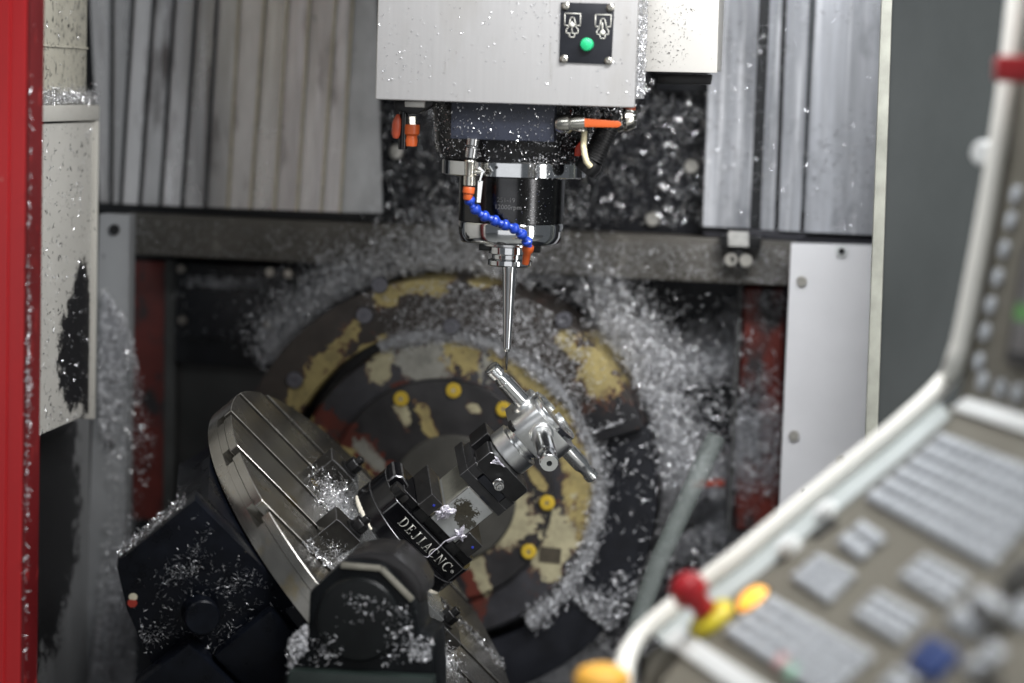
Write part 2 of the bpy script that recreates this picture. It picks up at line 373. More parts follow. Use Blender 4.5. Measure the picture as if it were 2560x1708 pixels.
# ---- telescopic way covers
T = [520, 640, 760, 880, 1000, 1125, 1245, 1375, 1520, 1655, 1780, 1930, 2030, 2165]
Bm = [575, 632, 690, 800, 920, 1045, 1180, 1310, 1440, 1580, 1710, 1850, 1960, 2205]
t = thing("telescopic_cover", "folded stainless way cover of narrow upright slats, left of spindle head", "way cover", base=tuple(aty(600, 520, .62)))
plate_mats = []
for k in range(4):
    plate_mats.append(M("way_cover_steel", (.60 + .03 * k, .595 + .03 * k, .595 + .03 * k), .26 + .025 * k, .72, .26, 7 + 2 * k, (1.2, 1, .35), .09, .22, 5, (3, 1, .5),
                        spots=[(60, .66, .05, (.80, .80, .80), None), (20, .55, .12, (.80, .80, .82), (2, 1, .12)), (12, .60, .10, (.20, .18, .175), (1.5, 1, .3))]))  # pale upright streaks paint in reflections on the slats
galv = M("galvanised_plate", (.50, .51, .52), .42, .35, .28, 16, (1, 1, .5), .08, .1, 60, spots=[(30, .60, .1, (.56, .57, .58), None)])
def ext(tx, bx, yb, py): return tx + (bx - tx) * py / yb
for i in range(13):
    yb = 505 + (531 - 505) * i / 12
    l = lambda py: ext(T[i] / 2.306, Bm[i] / 2.306, 499, py); r = lambda py: ext(T[i + 1] / 2.306, Bm[i + 1] / 2.306, 499, py)
    y = .63 - .0035 * i
    mm = MB().slab([(l(-800), -800), (r(-800), -800), (r(yb) - 1, yb + 2), (l(yb), yb)], y, .0025)
    ctr = np.mean(np.array(mm.v), 0); an = radians(random.uniform(-2.4, 2.4)) + radians(.4)
    mm.v = [tuple(ctr + np.array([(p[0] - ctr[0]) * cos(an) - (p[1] - ctr[1]) * sin(an), (p[0] - ctr[0]) * sin(an) + (p[1] - ctr[1]) * cos(an), p[2] - ctr[2]])) for p in np.array(mm.v)]
    obj("slat", mm, plate_mats[i % 4] if i < 12 else galv, t)
    if 0 < i < 13:
        mm = MB().slab([(l(-800) - 2, -800), (l(-800) + 3, -800), (l(yb) + 3, yb + 1), (l(yb) - 2, yb + 1)], y - .011, .010)
        obj("wiper_lip", mm, lip_cream if i >= 7 else lip_dark, t)
o = obj("cover_strip", MB().slab([(240, 507), (985, 534), (985, 560), (240, 532)], .625, .08), gap_black, None, bev=.003)  # black strip put where only a dark gap lies under the cover
tag(o, "black bar for the dark gap under the slatted left way cover", "rail")
t = thing("telescopic_cover", "plain grey steel way cover of wide plates, right of spindle head", "way cover", base=tuple(aty(1960, 580, .62)))
def rs(top, bot, y0t, y0b, y, mt, nm="plate"):
    l0, r0 = top; l1, r1 = bot; e = -800 / y0b
    return obj(nm, MB().slab([(l0 + (l1 - l0) * e, -800), (r0 + (r1 - r0) * e, -800), (r1, y0b + (r1 - l1) * .045), (l1, y0b)], y, .004), mt, t)
right_steel = M("right_cover_steel", (.50, .515, .55), .38, .55, .5, 9, (2.4, 1, .14), .1, .2, 40, (1, 1, .1),
                spots=[(18, .54, .12, (.74, .75, .78), (3, 1, .10)), (8, .58, .14, (.22, .23, .25), (1.6, 1, .5)), (70, .66, .06, (.66, .67, .70), None)])
rs((1778, 1898), (1757, 1874), 0, 566, .60, right_steel)
rs((1900, 1940), (1874, 1908), 0, 568, .635, lip_dark, "gap_channel")
rs((1925, 1955), (1900, 1936), 0, 574, .612, right_steel)
rs((1955, 1972), (1936, 1950), 0, 500, .63, lip_dark, "gap_channel")
rs((1968, 2024), (1946, 2000), 0, 577, .607, right_steel)
rs((2024, 2044), (1998, 2013), 0, 530, .625, M("gap_grey", (.10, .11, .12), .5), "gap_channel")
rs((2040, 2210), (2010, 2190), 0, 580, .60, right_steel)
o = obj("cover_strip", MB().slab([(1757, 567), (2190, 588), (2185, 614), (1757, 590)], .615, .08), M("grey_rail", (.045, .045, .055), .5), None, bev=.003)
tag(o, "dark rail under the plain right way cover", "rail")
# small drain fitting under the right rail
t = thing("guide_block", "small dark guide block with pale top and two bolts on the grey beam", "guide block", base=tuple(aty(1850, 660, .56)))
obj("block", MB().slab([(1800, 588), (1905, 592), (1900, 625), (1800, 622)], .565, .04), black_ox, t, bev=.003)
obj("pad", MB().slab([(1820, 578), (1872, 580), (1872, 618), (1820, 616)], .555, .009), M("pad_pale", (.5, .5, .48), .5, 0, .3, 80), t, bev=.002)
obj("foot", MB().slab([(1825, 622), (1862, 624), (1852, 668), (1828, 667)], .565, .03), black_ox, t, bev=.003)
b0 = obj("bolt", bolt_mb(aty(1828, 648, .575), .012, .012), screw_steel, t); again(b0, t, aty(1865, 650, .575) - aty(1828, 648, .575))

# ---- column plate behind the head, beam
t = thing("column_plate", "black column plate strewn with bright swarf behind the spindle", "machine column", base=tuple(aty(1350, 590, .66)))
obj("plate", MB().slab([(930, -800), (1800, -800), (1790, 620), (940, 585)], .665, .06), wall_black, t)
obj("step_block", MB().slab([(1640, 150), (1782, 150), (1776, 232), (1640, 228)], .64, .024), black_paint, t, bev=.003)
p0 = None
for q in [(1737, 208), (1729, 416), (1632, 548), (992, 380), (1470, 300)]:
    p = aty(*q, .66)
    if p0 is None: b0 = obj("bolt", bolt_mb(p, .0125, .008), screw_steel, t); p0 = p
    else: again(b0, t, p - p0)
o = obj("cross_beam", MB().slab([(318, 532), (1990, 604), (1980, 716), (322, 636)], .60, .12), beam_mat, None, bev=.004)
tag(o, "wide grey brown cross beam under the way covers", "beam")

# ---- right side
t = thing("red_upright", "rust red upright with rounded top beside the white pillar", "upright", base=tuple(aty(1900, 1300, .70)))
obj("post", MB().slab([(1858, 716), (1964, 718), (1945, 1330), (1832, 1330)], .695, .05), M("red_primer_bright", (.17, .024, .015), .45, 0, .4, 20, spots=[(15, .48, .10, (.03, .028, .03), (1, 1, .4))]), t, bev=.012, seg=3)
obj("edge_strip", MB().slab([(1846, 712), (1856, 713), (1826, 1330), (1815, 1330)], .69, .05), M("grey_edge", (.10, .10, .10), .5), t, bev=.002)
t = thing("white_pillar", "clean white sheet metal pillar with screws in front of the window", "pillar", base=tuple(aty(2060, 1400, .5)))
obj("pillar_sheet", MB().slab([(1977, 610), (2185, 616), (2150, 1500), (1937, 1500)], .50, .05), dirty_white, t, bev=.003)
obj("washer", MB().lathe([(0, 0), (.0105, 0), (.0105, .004), (0, .004)], aty(2104, 628, .4995), (0, -1, 0), 20), white_pl, t)
obj("screw", bolt_mb(aty(2104, 628, .494), .005, .003), black_ox, t)
b0 = obj("screw", bolt_mb(aty(2004, 703, .4995), .0085, .006), screw_steel, t)
for q in [(1985, 1089), (2104, 1151)]: again(b0, t, aty(*q, .4995) - aty(2004, 703, .4995))
obj("chip_mark", MB().slab([(2004, 1225), (2012, 1223), (2013, 1232), (2006, 1234)], .4985, .001), black_ox, t)
t = thing("side_window", "tall dark window pane with pale edge at the right", "window", base=tuple(aty(2350, 1500, .18)))
obj("pane", MB().slab([(2226, -500), (3100, -500), (3050, 1900), (2146, 1900)], .20, .01), glass_dark, t)
obj("frame_edge", MB().slab([(2222, -500), (2248, -500), (2167, 1900), (2133, 1900)], .185, .03), glass_edge, t, bev=.003)
o = obj("coolant_hose", MB().tube([aty(1790, 1090, .42), aty(1745, 1190, .40), aty(1690, 1310, .37), aty(1640, 1420, .35), aty(1600, 1540, .33), aty(1570, 1720, .3)], .016, 16), hose_grey, None)
tag(o, "cloudy grey green hose running down the swarf covered wall", "hose")
o = obj("red_bracket", MB().slab([(1725, 1205), (1810, 1202), (1812, 1216), (1727, 1222)], .68, .03), M("red_tab", (.33, .04, .015), .5, 0, .3, 60), None, bev=.003)
tag(o, "small red bracket on the swarf covered wall near the hose", "bracket")

# ------------------------------------------------------------------ trunnion drive (round face on the back wall)
AX = np.array([-0.156, 0.45, -0.2545])
def bl(px, py, rx, rz, rot, col, ro=.55, y=.45):
    p = aty(px, py, y); return (tuple(p), (0, radians(rot), 0), (rx, .5, rz), col, ro)
disc_bl = [bl(1070, 905, .085, .034, 4, BARE, .35), bl(955, 915, .022, .034, -10, PALE), bl(1150, 900, .026, .042, -15, YEL),
           bl(1345, 975, .032, .095, -38, YEL), bl(1420, 1120, .020, .085, -18, YEL), bl(1440, 1260, .022, .09, 6, YEL), bl(1300, 1300, .030, .055, 20, PALE), bl(1390, 1370, .03, .07, 12, PALE),
           bl(915, 1140, .024, .115, -50, RUST), bl(960, 1165, .014, .055, -48, BARE), bl(900, 1180, .018, .10, -50, YEL), bl(1010, 1190, .014, .055, -48, RUST),
           bl(1110, 1080, .014, .055, -30, PALE), bl(1010, 965, .024, .008, 10, RUST), bl(1185, 1440, .016, .075, -15, RUST), bl(1195, 1410, .012, .05, -20, PALE)]
hub_bl = [bl(1085, 1085, .012, .05, -28, YEL), bl(1108, 1120, .014, .022, -28, YEL), bl(1012, 1030, .010, .030, -20, PALE), bl(1185, 1018, .012, .006, 20, PALE), bl(1345, 1195, .008, .03, -35, YEL), bl(1270, 1290, .05, .05, 0, PALE)]
ring_bl = [bl(1045, 715, .055, .016, -8, YEL, y=.44), bl(965, 742, .022, .020, -20, YEL, y=.44), bl(1195, 708, .022, .010, 5, YEL, y=.44), bl(860, 850, .015, .04, 40, YEL, y=.44),
           bl(800, 940, .020, .085, 42, YEL, y=.44), bl(905, 880, .010, .06, 55, YEL, y=.44), bl(1495, 930, .032, .055, -20, YEL, y=.44), bl(1430, 870, .015, .03, -40, YEL, y=.44), bl(1390, 690, .1, .04, 20, (.05, .045, .04), y=.44), bl(1520, 1075, .075, .045, 0, (.012, .012, .015), y=.44)]  # last blot paints the shade at the ring's right end
worn = [(45, .67, .05, (.09, .03, .022), None), (12, .56, .14, (.060, .060, .068), None)]
disc_mat = M("worn_disc_paint", (.040, .040, .046), .42, .2, .5, 18, rv=.1, spots=worn, blots=disc_bl, dist=.95, nsc=17, fringe=(.085, .03, .02))
hub_mat = M("worn_hub_paint", (.032, .031, .033), .40, .2, .5, 18, rv=.1, spots=worn[:1], blots=disc_bl[8:12] + disc_bl[14:] + hub_bl, dist=.95, nsc=17, fringe=(.085, .03, .02))
ring_mat = M("worn_shaded_ring_paint", (.045, .037, .032), .45, .2, .5, 16, rv=.1, spots=worn[:1], blots=ring_bl, dist=.95, nsc=17, fringe=(.10, .035, .02))
t = thing("trunnion_drive", "big round trunnion face with worn yellow paint and rust on the back wall", "rotary drive", base=tuple(AX))
def arc_poly(a0, a1, r0, r1, n=90):
    P = [(AX[0] + r1 * cos(a0 + (a1 - a0) * i / n), AX[2] + r1 * sin(a0 + (a1 - a0) * i / n)) for i in range(n + 1)]
    return P + [(AX[0] + r0 * cos(a1 + (a0 - a1) * i / n), AX[2] + r0 * sin(a1 + (a0 - a1) * i / n)) for i in range(n + 1)]
obj("outer_ring", MB().prism(arc_poly(radians(20), radians(232), .263, .346), 'y', AX[1] - .01, AX[1] + .19), ring_mat, t, bev=.004)
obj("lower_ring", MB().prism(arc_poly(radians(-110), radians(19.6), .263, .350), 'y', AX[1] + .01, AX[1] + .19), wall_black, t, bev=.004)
obj("back_flange", MB().lathe([(.247, .06), (.300, .06), (.304, .064), (.304, .2), (.247, .2), (.247, .06)], AX, (0, 1, 0), 96), cast, t)
obj("face_disc", MB().lathe([(0, 0), (.240, 0), (.246, .006), (.246, .18), (0, .18)], AX, (0, 1, 0), 128), disc_mat, t)
obj("hub", MB().lathe([(0, 0), (.180, 0), (.184, .004), (.184, .0118), (0, .0118)], AX + np.array([0, -.012, 0]), (0, 1, 0), 96), hub_mat, t)
obj("hub_boss", MB().lathe([(0, 0), (.100, 0), (.104, .004), (.104, .0078), (0, .0078)], AX + np.array([.02, -.020, -.01]), (0, 1, 0), 64), M("boss_paint", (.075, .073, .066), .45, .2, .3, 14), t)
capm = M("yellow_cap", (.52, .36, .03), .45, 0, .12, 60)
p0 = None
for q in [(1003, 997), (1134, 976), (1259, 1023), (1368, 1257), (1322, 1379)]:
    p = aty(*q, .436)
    if p0 is None:
        b0 = obj("bolt_cap", MB().lathe([(0, 0), (.0125, 0), (.0125, .003), (.0105, .005), (.0035, .005), (.003, .003), (0, .003)], p, (0, -1, 0), 24), capm, t); p0 = p
        b1 = obj("socket_screw", MB().lathe([(0, .0031), (.0030, .0031), (.0028, .0046), (.0013, .0046), (.0012, .0036), (0, .0036)], p, (0, -1, 0), 12), screw_steel, b0)
    else: c_ = again(b0, t, p - p0); d_ = b1.copy(); COL.objects.link(d_); d_.parent = c_
p0 = None
for q in [(738, 950), (912, 788), (1130, 815), (1410, 800), (950, 712)]:
    p = aty(*q, .4395)
    if p0 is None: b0 = obj("bolt", bolt_mb(p, .014, .008, hexa=False), M("dusty_bolt", (.15, .15, .17), .4, .6, .3, 90), t); p0 = p
    else: again(b0, t, p - p0)
obj("nameplate", MB().slab([(1350, 1366), (1404, 1372), (1400, 1410), (1346, 1404)], .4485, .0012), M("plate_dull", (.06, .05, .035), .5, 0, .4, 80), t)

# ------------------------------------------------------------------ spindle head
YB = -.14
t = thing("spindle_head_cover", "brushed steel cover of the spindle head with black indicator plate", "machine cover", base=tuple(aty(1260, 260, 0)))
c0, c1, c2, c3 = aty(938, 249, YB), aty(1586, 270, YB), aty(1600, -600, YB), aty(945, -600, YB)
x0 = c0[0]; x1 = c1[0]; zbx = (c0[2] + c1[2]) / 2
def shell(mb, x0, x1, y0, y1, z0, z1, th=.003):
    mb.box(x0, x1, y0, y0 + th, z0, z1); return mb
obj("front_sheet", MB().box(x0, x1, YB, YB + .012, zbx, 1.2), cover_steel, t, bev=.0025, seg=3)
obj("side_sheet", MB().box(x1 - .0125, x1 - .0005, YB + .0125, YB + .19, zbx + .012, 1.2), cover_steel, t, bev=.001)
obj("side_sheet", MB().box(x0 + .0005, x0 + .0125, YB + .0125, YB + .19, zbx + .004, 1.2), cover_steel, t, bev=.001)
obj("head_casting", MB().box(x0 + .014, x1 - .014, YB + .014, YB + .18, zbx + .01, 1.1), cast, t)
obj("bottom_lip", MB().box(x0 + .002, x1 - .014, YB + .0125, YB + .03, zbx + .0005, zbx + .006), black_ox, t)
t2 = thing("rear_head_cover", "smaller bright sheet metal cover with dark specks right behind the head", "machine cover", base=tuple(aty(1710, 182, .12)))
obj("front_sheet", MB().slab([(1615, -500), (1812, -500), (1793, 183), (1600, 179)], .10, .01), bright_sheet, t2, bev=.002)
pa, pb = aty(1793, 183, .10), aty(1600, 179, .10)
obj("side_sheet", MB().box(pa[0] - .012, pa[0] - .001, .1105, .28, pa[2] + .004, 1.2), bright_sheet, t2, bev=.002)
obj("lower_bracket", MB().slab([(1640, 184), (1780, 186), (1776, 212), (1640, 210)], .13, .03), black_ox, t2, bev=.002)

# indicator plate with printed marks
t = thing("indicator_plate", "black plate with two tool clamp symbols and a green button", "control plate", base=tuple(aty(1468, 158, YB)))
I6 = lambda x, y: (1380 + x / 9.222, y / 9.222)
obj("plate", MB().slab([I6(205, 55), I6(1440, 88), I6(1370, 1490), I6(165, 1440)], YB - .0024, .002), plate_black, t, bev=.0004)
mk = MB()
def stroke(pts, w, y=YB - .0030):
    for a, b in zip(pts[:-1], pts[1:]):
        A = np.array(aty(*I6(*a), y)); B_ = np.array(aty(*I6(*b), y)); d = B_ - A; L = np.linalg.norm(d)
        if L < 1e-6: continue
        d /= L; nn = np.array([-d[2], 0, d[0]]) * w / 2; e = d * w * .35
        q = [A - e + nn, B_ + e + nn, B_ + e - nn, A - e - nn]; qb = [p + np.array([0, .0005, 0]) for p in q]
        mk.add(q + qb, [(0, 1, 2, 3), (7, 6, 5, 4)] + [(i, i + 4, (i + 1) % 4 + 4, (i + 1) % 4) for i in range(4)])
W1 = .0012
for ox, oy, dy in [(0, 0, 575), (705, 28, 755)]:
    S = lambda *pts: [(x + ox, y + oy) for x, y in pts]
    stroke(S((380, 590), (290, 585), (300, 310), (660, 318), (650, 590), (570, 590)), W1)
    stroke(S((385, 600), (425, 430), (450, 400), (490, 400), (515, 430), (550, 600), (560, 640), (600, 680), (598, 765), (520, 770), (515, 860), (400, 855), (405, 770), (325, 762), (330, 680), (375, 640), (385, 600)), W1)
    stroke(S((455, 500), (460, 760)), W1 * 1.3); stroke(S((425, 760), (500, 765)), W1)
    c = aty(*I6(462 + ox, (575 if ox == 0 else 755)), YB - .0036)
    mk.lathe([(0, 0), (.0036, 0), (.0036, .0008), (0, .0008)], c, (0, 1, 0), 16)
obj("symbol", mk, mark_white, t, ang=0)
gb = aty(*I6(805, 1030), YB - .0028)
obj("button", MB().lathe([(0, 0), (.0092, 0), (.0092, .004), (.0078, .007), (.004, .0085), (0, .009)], gb, (0, -1, 0), 32), green_pl, t)
p0 = None
for q in [I6(315, 140), I6(1345, 175), I6(275, 1360), I6(1300, 1405)]:
    p = aty(*q, YB - .0026)
    if p0 is None: b0 = obj("screw", MB().lathe([(0, 0), (.0056, 0), (.0052, .002), (.003, .0035), (.0018, .0035), (.0015, .002), (0, .002)], p, (0, -1, 0), 20), screw_steel, t); p0 = p
    else: again(b0, t, p - p0)

# spindle
def zp(py, y=0.0): return aty(1275, py, y)[2]
zz = {k: zp(k) for k in (255, 372, 400, 440, 553, 555, 600, 604, 618, 628, 637, 648, 652, 662, 665, 873, 926)}
t = thing("spindle", "black spindle nose with polished steel rings under the head cover", "spindle", base=(0, 0, zz[604]))
obj("nose_casting", MB().lathe([(0, 0), (.108, 0), (.112, -(zz[400] - zz[255]) * .35), (.100, zz[400] - zz[255]), (0, zz[400] - zz[255])], (0, 0, zz[255] + .004), (0, 0, 1) if False else (0, 0, 1), 64) if False else
    MB().lathe([(0, zz[400] + .0005), (.100, zz[400] + .0005), (.108, zz[372]), (.117, zz[255]), (.117, zz[255] + .03), (0, zz[255] + .03)], (0, 0, 0), (0, 0, 1), 64), cast, t)
obj("clamp_ring", MB().lathe([(0, zz[440]), (.098, zz[440]), (.1025, zz[440] + .002), (.1025, zz[400] - .002), (.100, zz[400]), (0, zz[400])], (0.002, 0, 0), (0, 0, 1), 96), polished, t)
obj("port_hole", MB().cyl((aty(1264, 420, 0)[0], -.1032, zp(420, -.1)), (aty(1264, 420, 0)[0], -.095, zp(420, -.1)), .0022, seg=16), black_ox, t)
obj("sleeve", MB().lathe([(0, zz[553]), (.0752, zz[553]), (.0752, zz[440] - .0005), (0, zz[440] - .0005)], (0, 0, 0), (0, 0, 1), 96), spin_black, t)
obj("nose_ring", MB().lathe([(0, zz[604] - .001), (.070, zz[604] - .001), (.0720, zz[604] + .001), (.0742, zz[600] + .008), (.0747, zz[555] - .002), (.0738, zz[555]), (0, zz[555])], (0, 0, 0), (0, 0, 1), 96), polished, t)
obj("spindle_face", MB().lathe([(0, zz[618] + .002), (.040, zz[618] + .002), (.040, zz[604] + .0015), (0, zz[604] + .0015)], (0, 0, 0), (0, 0, 1), 64), steel, t)
for sx in (-1, 1):
    obj("drive_key", MB().box(sx * .022 if sx > 0 else -.0435, .0435 if sx > 0 else -.022, -.012, .008, zz[628], zz[618] + .0035), black_ox, t, bev=.0008)
obj("front_block", MB().box(aty(1128, 300, -.115)[0], aty(1387, 300, -.115)[0], -.118, -.02, zp(352, -.118), zbx + .02), navy, t, bev=.002)
# engraved lettering on the sleeve
def text_on_cyl(body, size, x0_, z0_, R, name, parent, mat):
    cu = bpy.data.curves.new("lettering", 'FONT'); cu.body = body; cu.size = size; cu.resolution_u = 2
    to = bpy.data.objects.new("lettering_source", cu); COL.objects.link(to)
    dg = bpy.context.evaluated_depsgraph_get(); me = bpy.data.meshes.new_from_object(to.evaluated_get(dg))
    bpy.data.objects.remove(to); bpy.data.curves.remove(cu)
    vs = np.array([v.co[:] for v in me.vertices]); fs = [tuple(p.vertices) for p in me.polygons]; bpy.data.meshes.remove(me)
    a = (vs[:, 0] + x0_) / R
    V = np.stack([R * np.sin(a), -R * np.cos(a), vs[:, 1] + z0_], 1)
    return finish(name, V, fs, mat, parent, ang=0, recalc=False)
e4 = lambda x, y: (920 + x / 3.267, 220 + y / 3.267)
xa = aty(*e4(1055, 930), -.07)[0]
text_on_cyl("251-19", .0092, xa, zp(e4(1055, 935)[1], -.075), .0756, "lettering", t, faint_etch)
text_on_cyl("12000rpm", .0092, aty(*e4(1035, 990), -.07)[0], zp(e4(1035, 993)[1], -.075), .0756, "lettering", t, faint_etch)

# tool holder and cutter
t = thing("tool_holder", "slim tapered steel tool holder hanging below the spindle", "tool holder", base=(0, 0, zz[662]))
z = zz
obj("flange", MB().lathe([(0, z[665]), (.0295, z[665]), (.0318, z[662]), (.0318, z[652] + .0005), (.026, z[648] + .001), (.0262, z[637]), (.0305, z[637] + .002), (.0305, z[618]), (.029, z[618] + .0015), (0, z[618] + .0015)], (0, 0, 0), (0, 0, 1), 64), polished, t)
L = z[665] - z[873]
obj("shank", MB().lathe([(0, z[873]), (.0046, z[873]), (.0054, z[873] + .001), (.0060, z[873] + L * .12), (.0100, z[665] - L * .10), (.0112, z[665] - L * .02), (.0112, z[665] - .0004), (0, z[665] - .0004)], (0, 0, 0), (0, 0, 1), 48), polished, t)
obj("tip_collar", MB().lathe([(0, z[873] - .004), (.0035, z[873] - .004), (.0044, z[873] - .0003), (0, z[873] - .0003)], (0, 0, 0), (0, 0, 1), 24), steel, t)
t = thing("end_mill", "hair thin end mill touching the upper pin of the workpiece", "cutter", base=(0, 0, .0006))
obj("mill_shank", MB().lathe([(0, z[926] + .016), (.0014, z[926] + .016), (.0019, z[873] - .022), (.0019, z[873] - .0042), (0, z[873] - .0042)], (0, 0, 0), (0, 0, 1), 20), M("carbide", (.10, .10, .10), .3, .9, .2, 200), t)
fl = MB()
for k in range(2):
    pts = [(.0007 * cos(k * pi + i * .8), .0007 * sin(k * pi + i * .8), .0008 + i * .00085) for i in range(19)]
    fl.tube(pts, .0009, 6)
obj("flute", fl, black_ox, t)

# ------------------------------------------------------------------ coolant hoses and valves at the head
def bead_chain(pts): pass
hy = [-.116, -.112, -.106, -.100, -.094, -.088, -.080, -.070, -.060]
hp = [e4(*q) for q in [(822, 900), (858, 972), (928, 1038), (1012, 1072), (1095, 1112), (1176, 1138), (1242, 1178), (1292, 1238), (1312, 1292)]]
H = [aty(*q, y) for q, y in zip(hp, hy)]
t = thing("coolant_nozzle_hose", "bright blue jointed coolant hose with orange nozzle curling past the spindle", "coolant hose", base=tuple(aty(*e4(822, 830), -.118)))
for i in range(len(H) - 1):
    a, b = H[i], H[i + 1]; d = b - a; L = np.linalg.norm(d)
    obj("hose_segment", MB().lathe([(0, -.001), (.0052, 0), (.0072, L * .10), (.0080, L * .26), (.0076, L * .42), (.0054, L * .62), (.0042, L * .74), (.0046, L * .86), (.0052, L * .97), (0, L)], a, d, 20), blue_pl, t)
n0, n1 = aty(*e4(1310, 1290), -.058), aty(*e4(1284, 1440), -.052); d = n1 - n0; L = np.linalg.norm(d)
obj("nozzle", MB().lathe([(0, 0), (.0080, 0), (.0084, L * .08), (.0082, L * .26), (.0056, L * .40), (.0050, L * .95), (.0044, L), (.0032, L), (.003, L * .8), (0, L * .8)], n0, d, 24), orange_pl, t)
cpt = lambda x, y, dd=-.118: aty(*e4(x, y), dd)
obj("connector", MB().lathe([(0, 0), (.0076, 0), (.0082, .001), (.0082, .0085), (.0066, .010), (.0066, .0155), (.0058, .018), (0, .018)], cpt(826, 808), cpt(815, 895) - cpt(826, 808), 24), orange_pl, t)
t = thing("coolant_valve", "nickel ball valve with white lever above the blue coolant hose", "valve", base=tuple(cpt(830, 800)))
a, b = cpt(838, 590), cpt(828, 806); d = b - a; L = np.linalg.norm(d)
obj("body", MB().lathe([(0, 0), (.0082, 0), (.0088, L * .05), (.0082, L * .1), (.0076, L * .45), (.0076, L * .58), (.0090, L * .60), (.0090, L * .95), (0, L)], a, d, 24), nickel, t)
obj("neck", MB().cyl(cpt(848, 508), cpt(840, 589), .0078, .007, 20), black_ox, t)
obj("gland", MB().lathe([(0, 0), (.0092, 0), (.0092, .009), (.0078, .011), (.0092, .013), (.0092, .026), (0, .026)], cpt(862, 415), cpt(850, 507) - cpt(862, 415), 16), steel, t)
obj("stem", MB().cyl(cpt(868, 690), cpt(925, 690), .0042, seg=16), nickel, t)
lv = MB()
for A, B_, w in [(cpt(905, 650), cpt(950, 690), .003), (cpt(938, 680), cpt(912, 770), .0024), (cpt(920, 760), cpt(905, 935), .0060)]:
    d = B_ - A; d /= np.linalg.norm(d); nn = np.cross(d, [0, 1, 0]) * w / 2; q = [A + nn, B_ + nn * .8, B_ - nn * .8, A - nn]; k = np.array([0, -.0022, 0])
    lv.add(q + [p + k for p in q], [(0, 1, 2, 3), (7, 6, 5, 4)] + [(i, i + 4, (i + 1) % 4 + 4, (i + 1) % 4) for i in range(4)])
obj("lever", lv, white_pl, t)
# left hanger with two fittings
t = thing("left_valve_bracket", "black bracket under left of head cover with black rod and orange fittings", "valve bracket", base=tuple(cpt(300, 180)))
obj("bracket", MB().pprism([e4(*q) for q in [(215, 95), (545, 100), (520, 150), (400, 215), (335, 218), (300, 195), (220, 190)]], -.10, .03), black_ox, t, bev=.002)
obj("steel_pad", MB().pprism([e4(*q) for q in [(298, 108), (465, 108), (460, 162), (300, 155)]], -.108, .0075), bright_sheet, t, bev=.001)
obj("rod", MB().cyl(cpt(292, 190, -.09), cpt(282, 502, -.09), .0062, seg=20), black_gloss, t)
obj("handle", MB().tube([cpt(245, 215, -.095), cpt(240, 260, -.095), cpt(234, 300, -.095), cpt(228, 380, -.095), cpt(226, 412, -.095)], [.002, .0055, .0066, .0062, .0035], 14), dull_red_pl, t)
obj("fitting", MB().lathe([(0, 0), (.0085, 0), (.0085, .015), (.009, .0155), (.009, .018), (0, .018)], cpt(346, 235, -.085), cpt(350, 300, -.085) - cpt(346, 235, -.085), 6), nickel, t)
obj("connector", MB().lathe([(0, 0), (.0118, 0), (.0124, .003), (.0122, .013), (.0092, .016), (.0092, .018), (.0104, .0225), (.009, .030), (0, .030)], cpt(352, 298, -.085), cpt(348, 402, -.085) - cpt(352, 298, -.085), 24), orange_pl, t)
# right valve, tube and hose
t = thing("right_valve", "steel valve with long orange handle right of the spindle casting", "valve", base=tuple(cpt(1640, 300)))
obj("body", MB().lathe([(0, 0), (.010, 0), (.013, .006), (.0135, .018), (.010, .022), (.0115, .03), (.0115, .040), (0, .042)], cpt(1535, 300), cpt(1700, 290) - cpt(1535, 300), 20), nickel, t)
obj("handle", MB().prism([(0, 0), (.056, .001), (.061, .005), (.058, .010), (0, .0125), (-.004, .006)], 'y', 0, .006), orange_pl, t, frame4(cpt(1705, 320, -.126), (1, 0, 0), (0, 1, 0), (0, 0, 1)), bev=.0015)
obj("outlet", MB().cyl(cpt(1735, 320, -.116), cpt(1735, 352, -.116), .010, seg=16), nickel, t)
o = obj("air_tube", MB().tube([cpt(1768, 330, -.10), cpt(1765, 400, -.103), cpt(1760, 470, -.105), cpt(1768, 540, -.106), cpt(1785, 605, -.105), cpt(1815, 640, -.10)], .0042, 12), cream_pl, None)
tag(o, "thin cream tube bending down beside the black corrugated hose", "tube")
pts = [cpt(1930, 130, -.06), cpt(1985, 180, -.06), cpt(1988, 240, -.065), cpt(1965, 310, -.07)]
t = thing("corrugated_hose", "black corrugated hose with shiny ribs sloping right of the spindle", "hose", base=tuple(cpt(1830, 600, -.08)))
obj("bend", MB().tube(pts, .0145, 18), rubber, t)
a, b = cpt(1975, 290, -.07), cpt(1830, 600, -.08); d = b - a; L = np.linalg.norm(d)
prof = [(0, 0), (.0150, 0)]
for i in range(14): prof += [(.0140, L * (i + .2) / 14), (.0152, L * (i + .45) / 14), (.0152, L * (i + .8) / 14), (.0140, L * (i + .98) / 14)]
obj("ribbed_sleeve", MB().lathe(prof + [(0, L)], a, d, 24), rubber, t)
obj("end_fitting", MB().lathe([(0, 0), (.016, 0), (.018, .006), (.016, .02), (0, .022)], cpt(1835, 590, -.08), cpt(1760, 690, -.08) - cpt(1835, 590, -.08), 20), black_ox, t)
t = thing("elbow_fitting", "nickel elbow fitting with red collar under right corner of head cover", "pipe fitting", base=tuple(cpt(2100, 290, -.04)))
obj("elbow", MB().lathe([(0, 0), (.016, 0), (.018, .004), (.016, .01), (.018, .015), (.016, .021), (.013, .026), (0, .026)], cpt(2025, 265, -.04), cpt(2110, 255, -.04) - cpt(2025, 265, -.04), 20), nickel, t)
obj("body", MB().lathe([(0, 0), (.0125, 0), (.0125, .022), (.011, .025), (0, .025)], cpt(2125, 180, -.04), cpt(2120, 290, -.04) - cpt(2125, 180, -.04), 20), nickel, t)
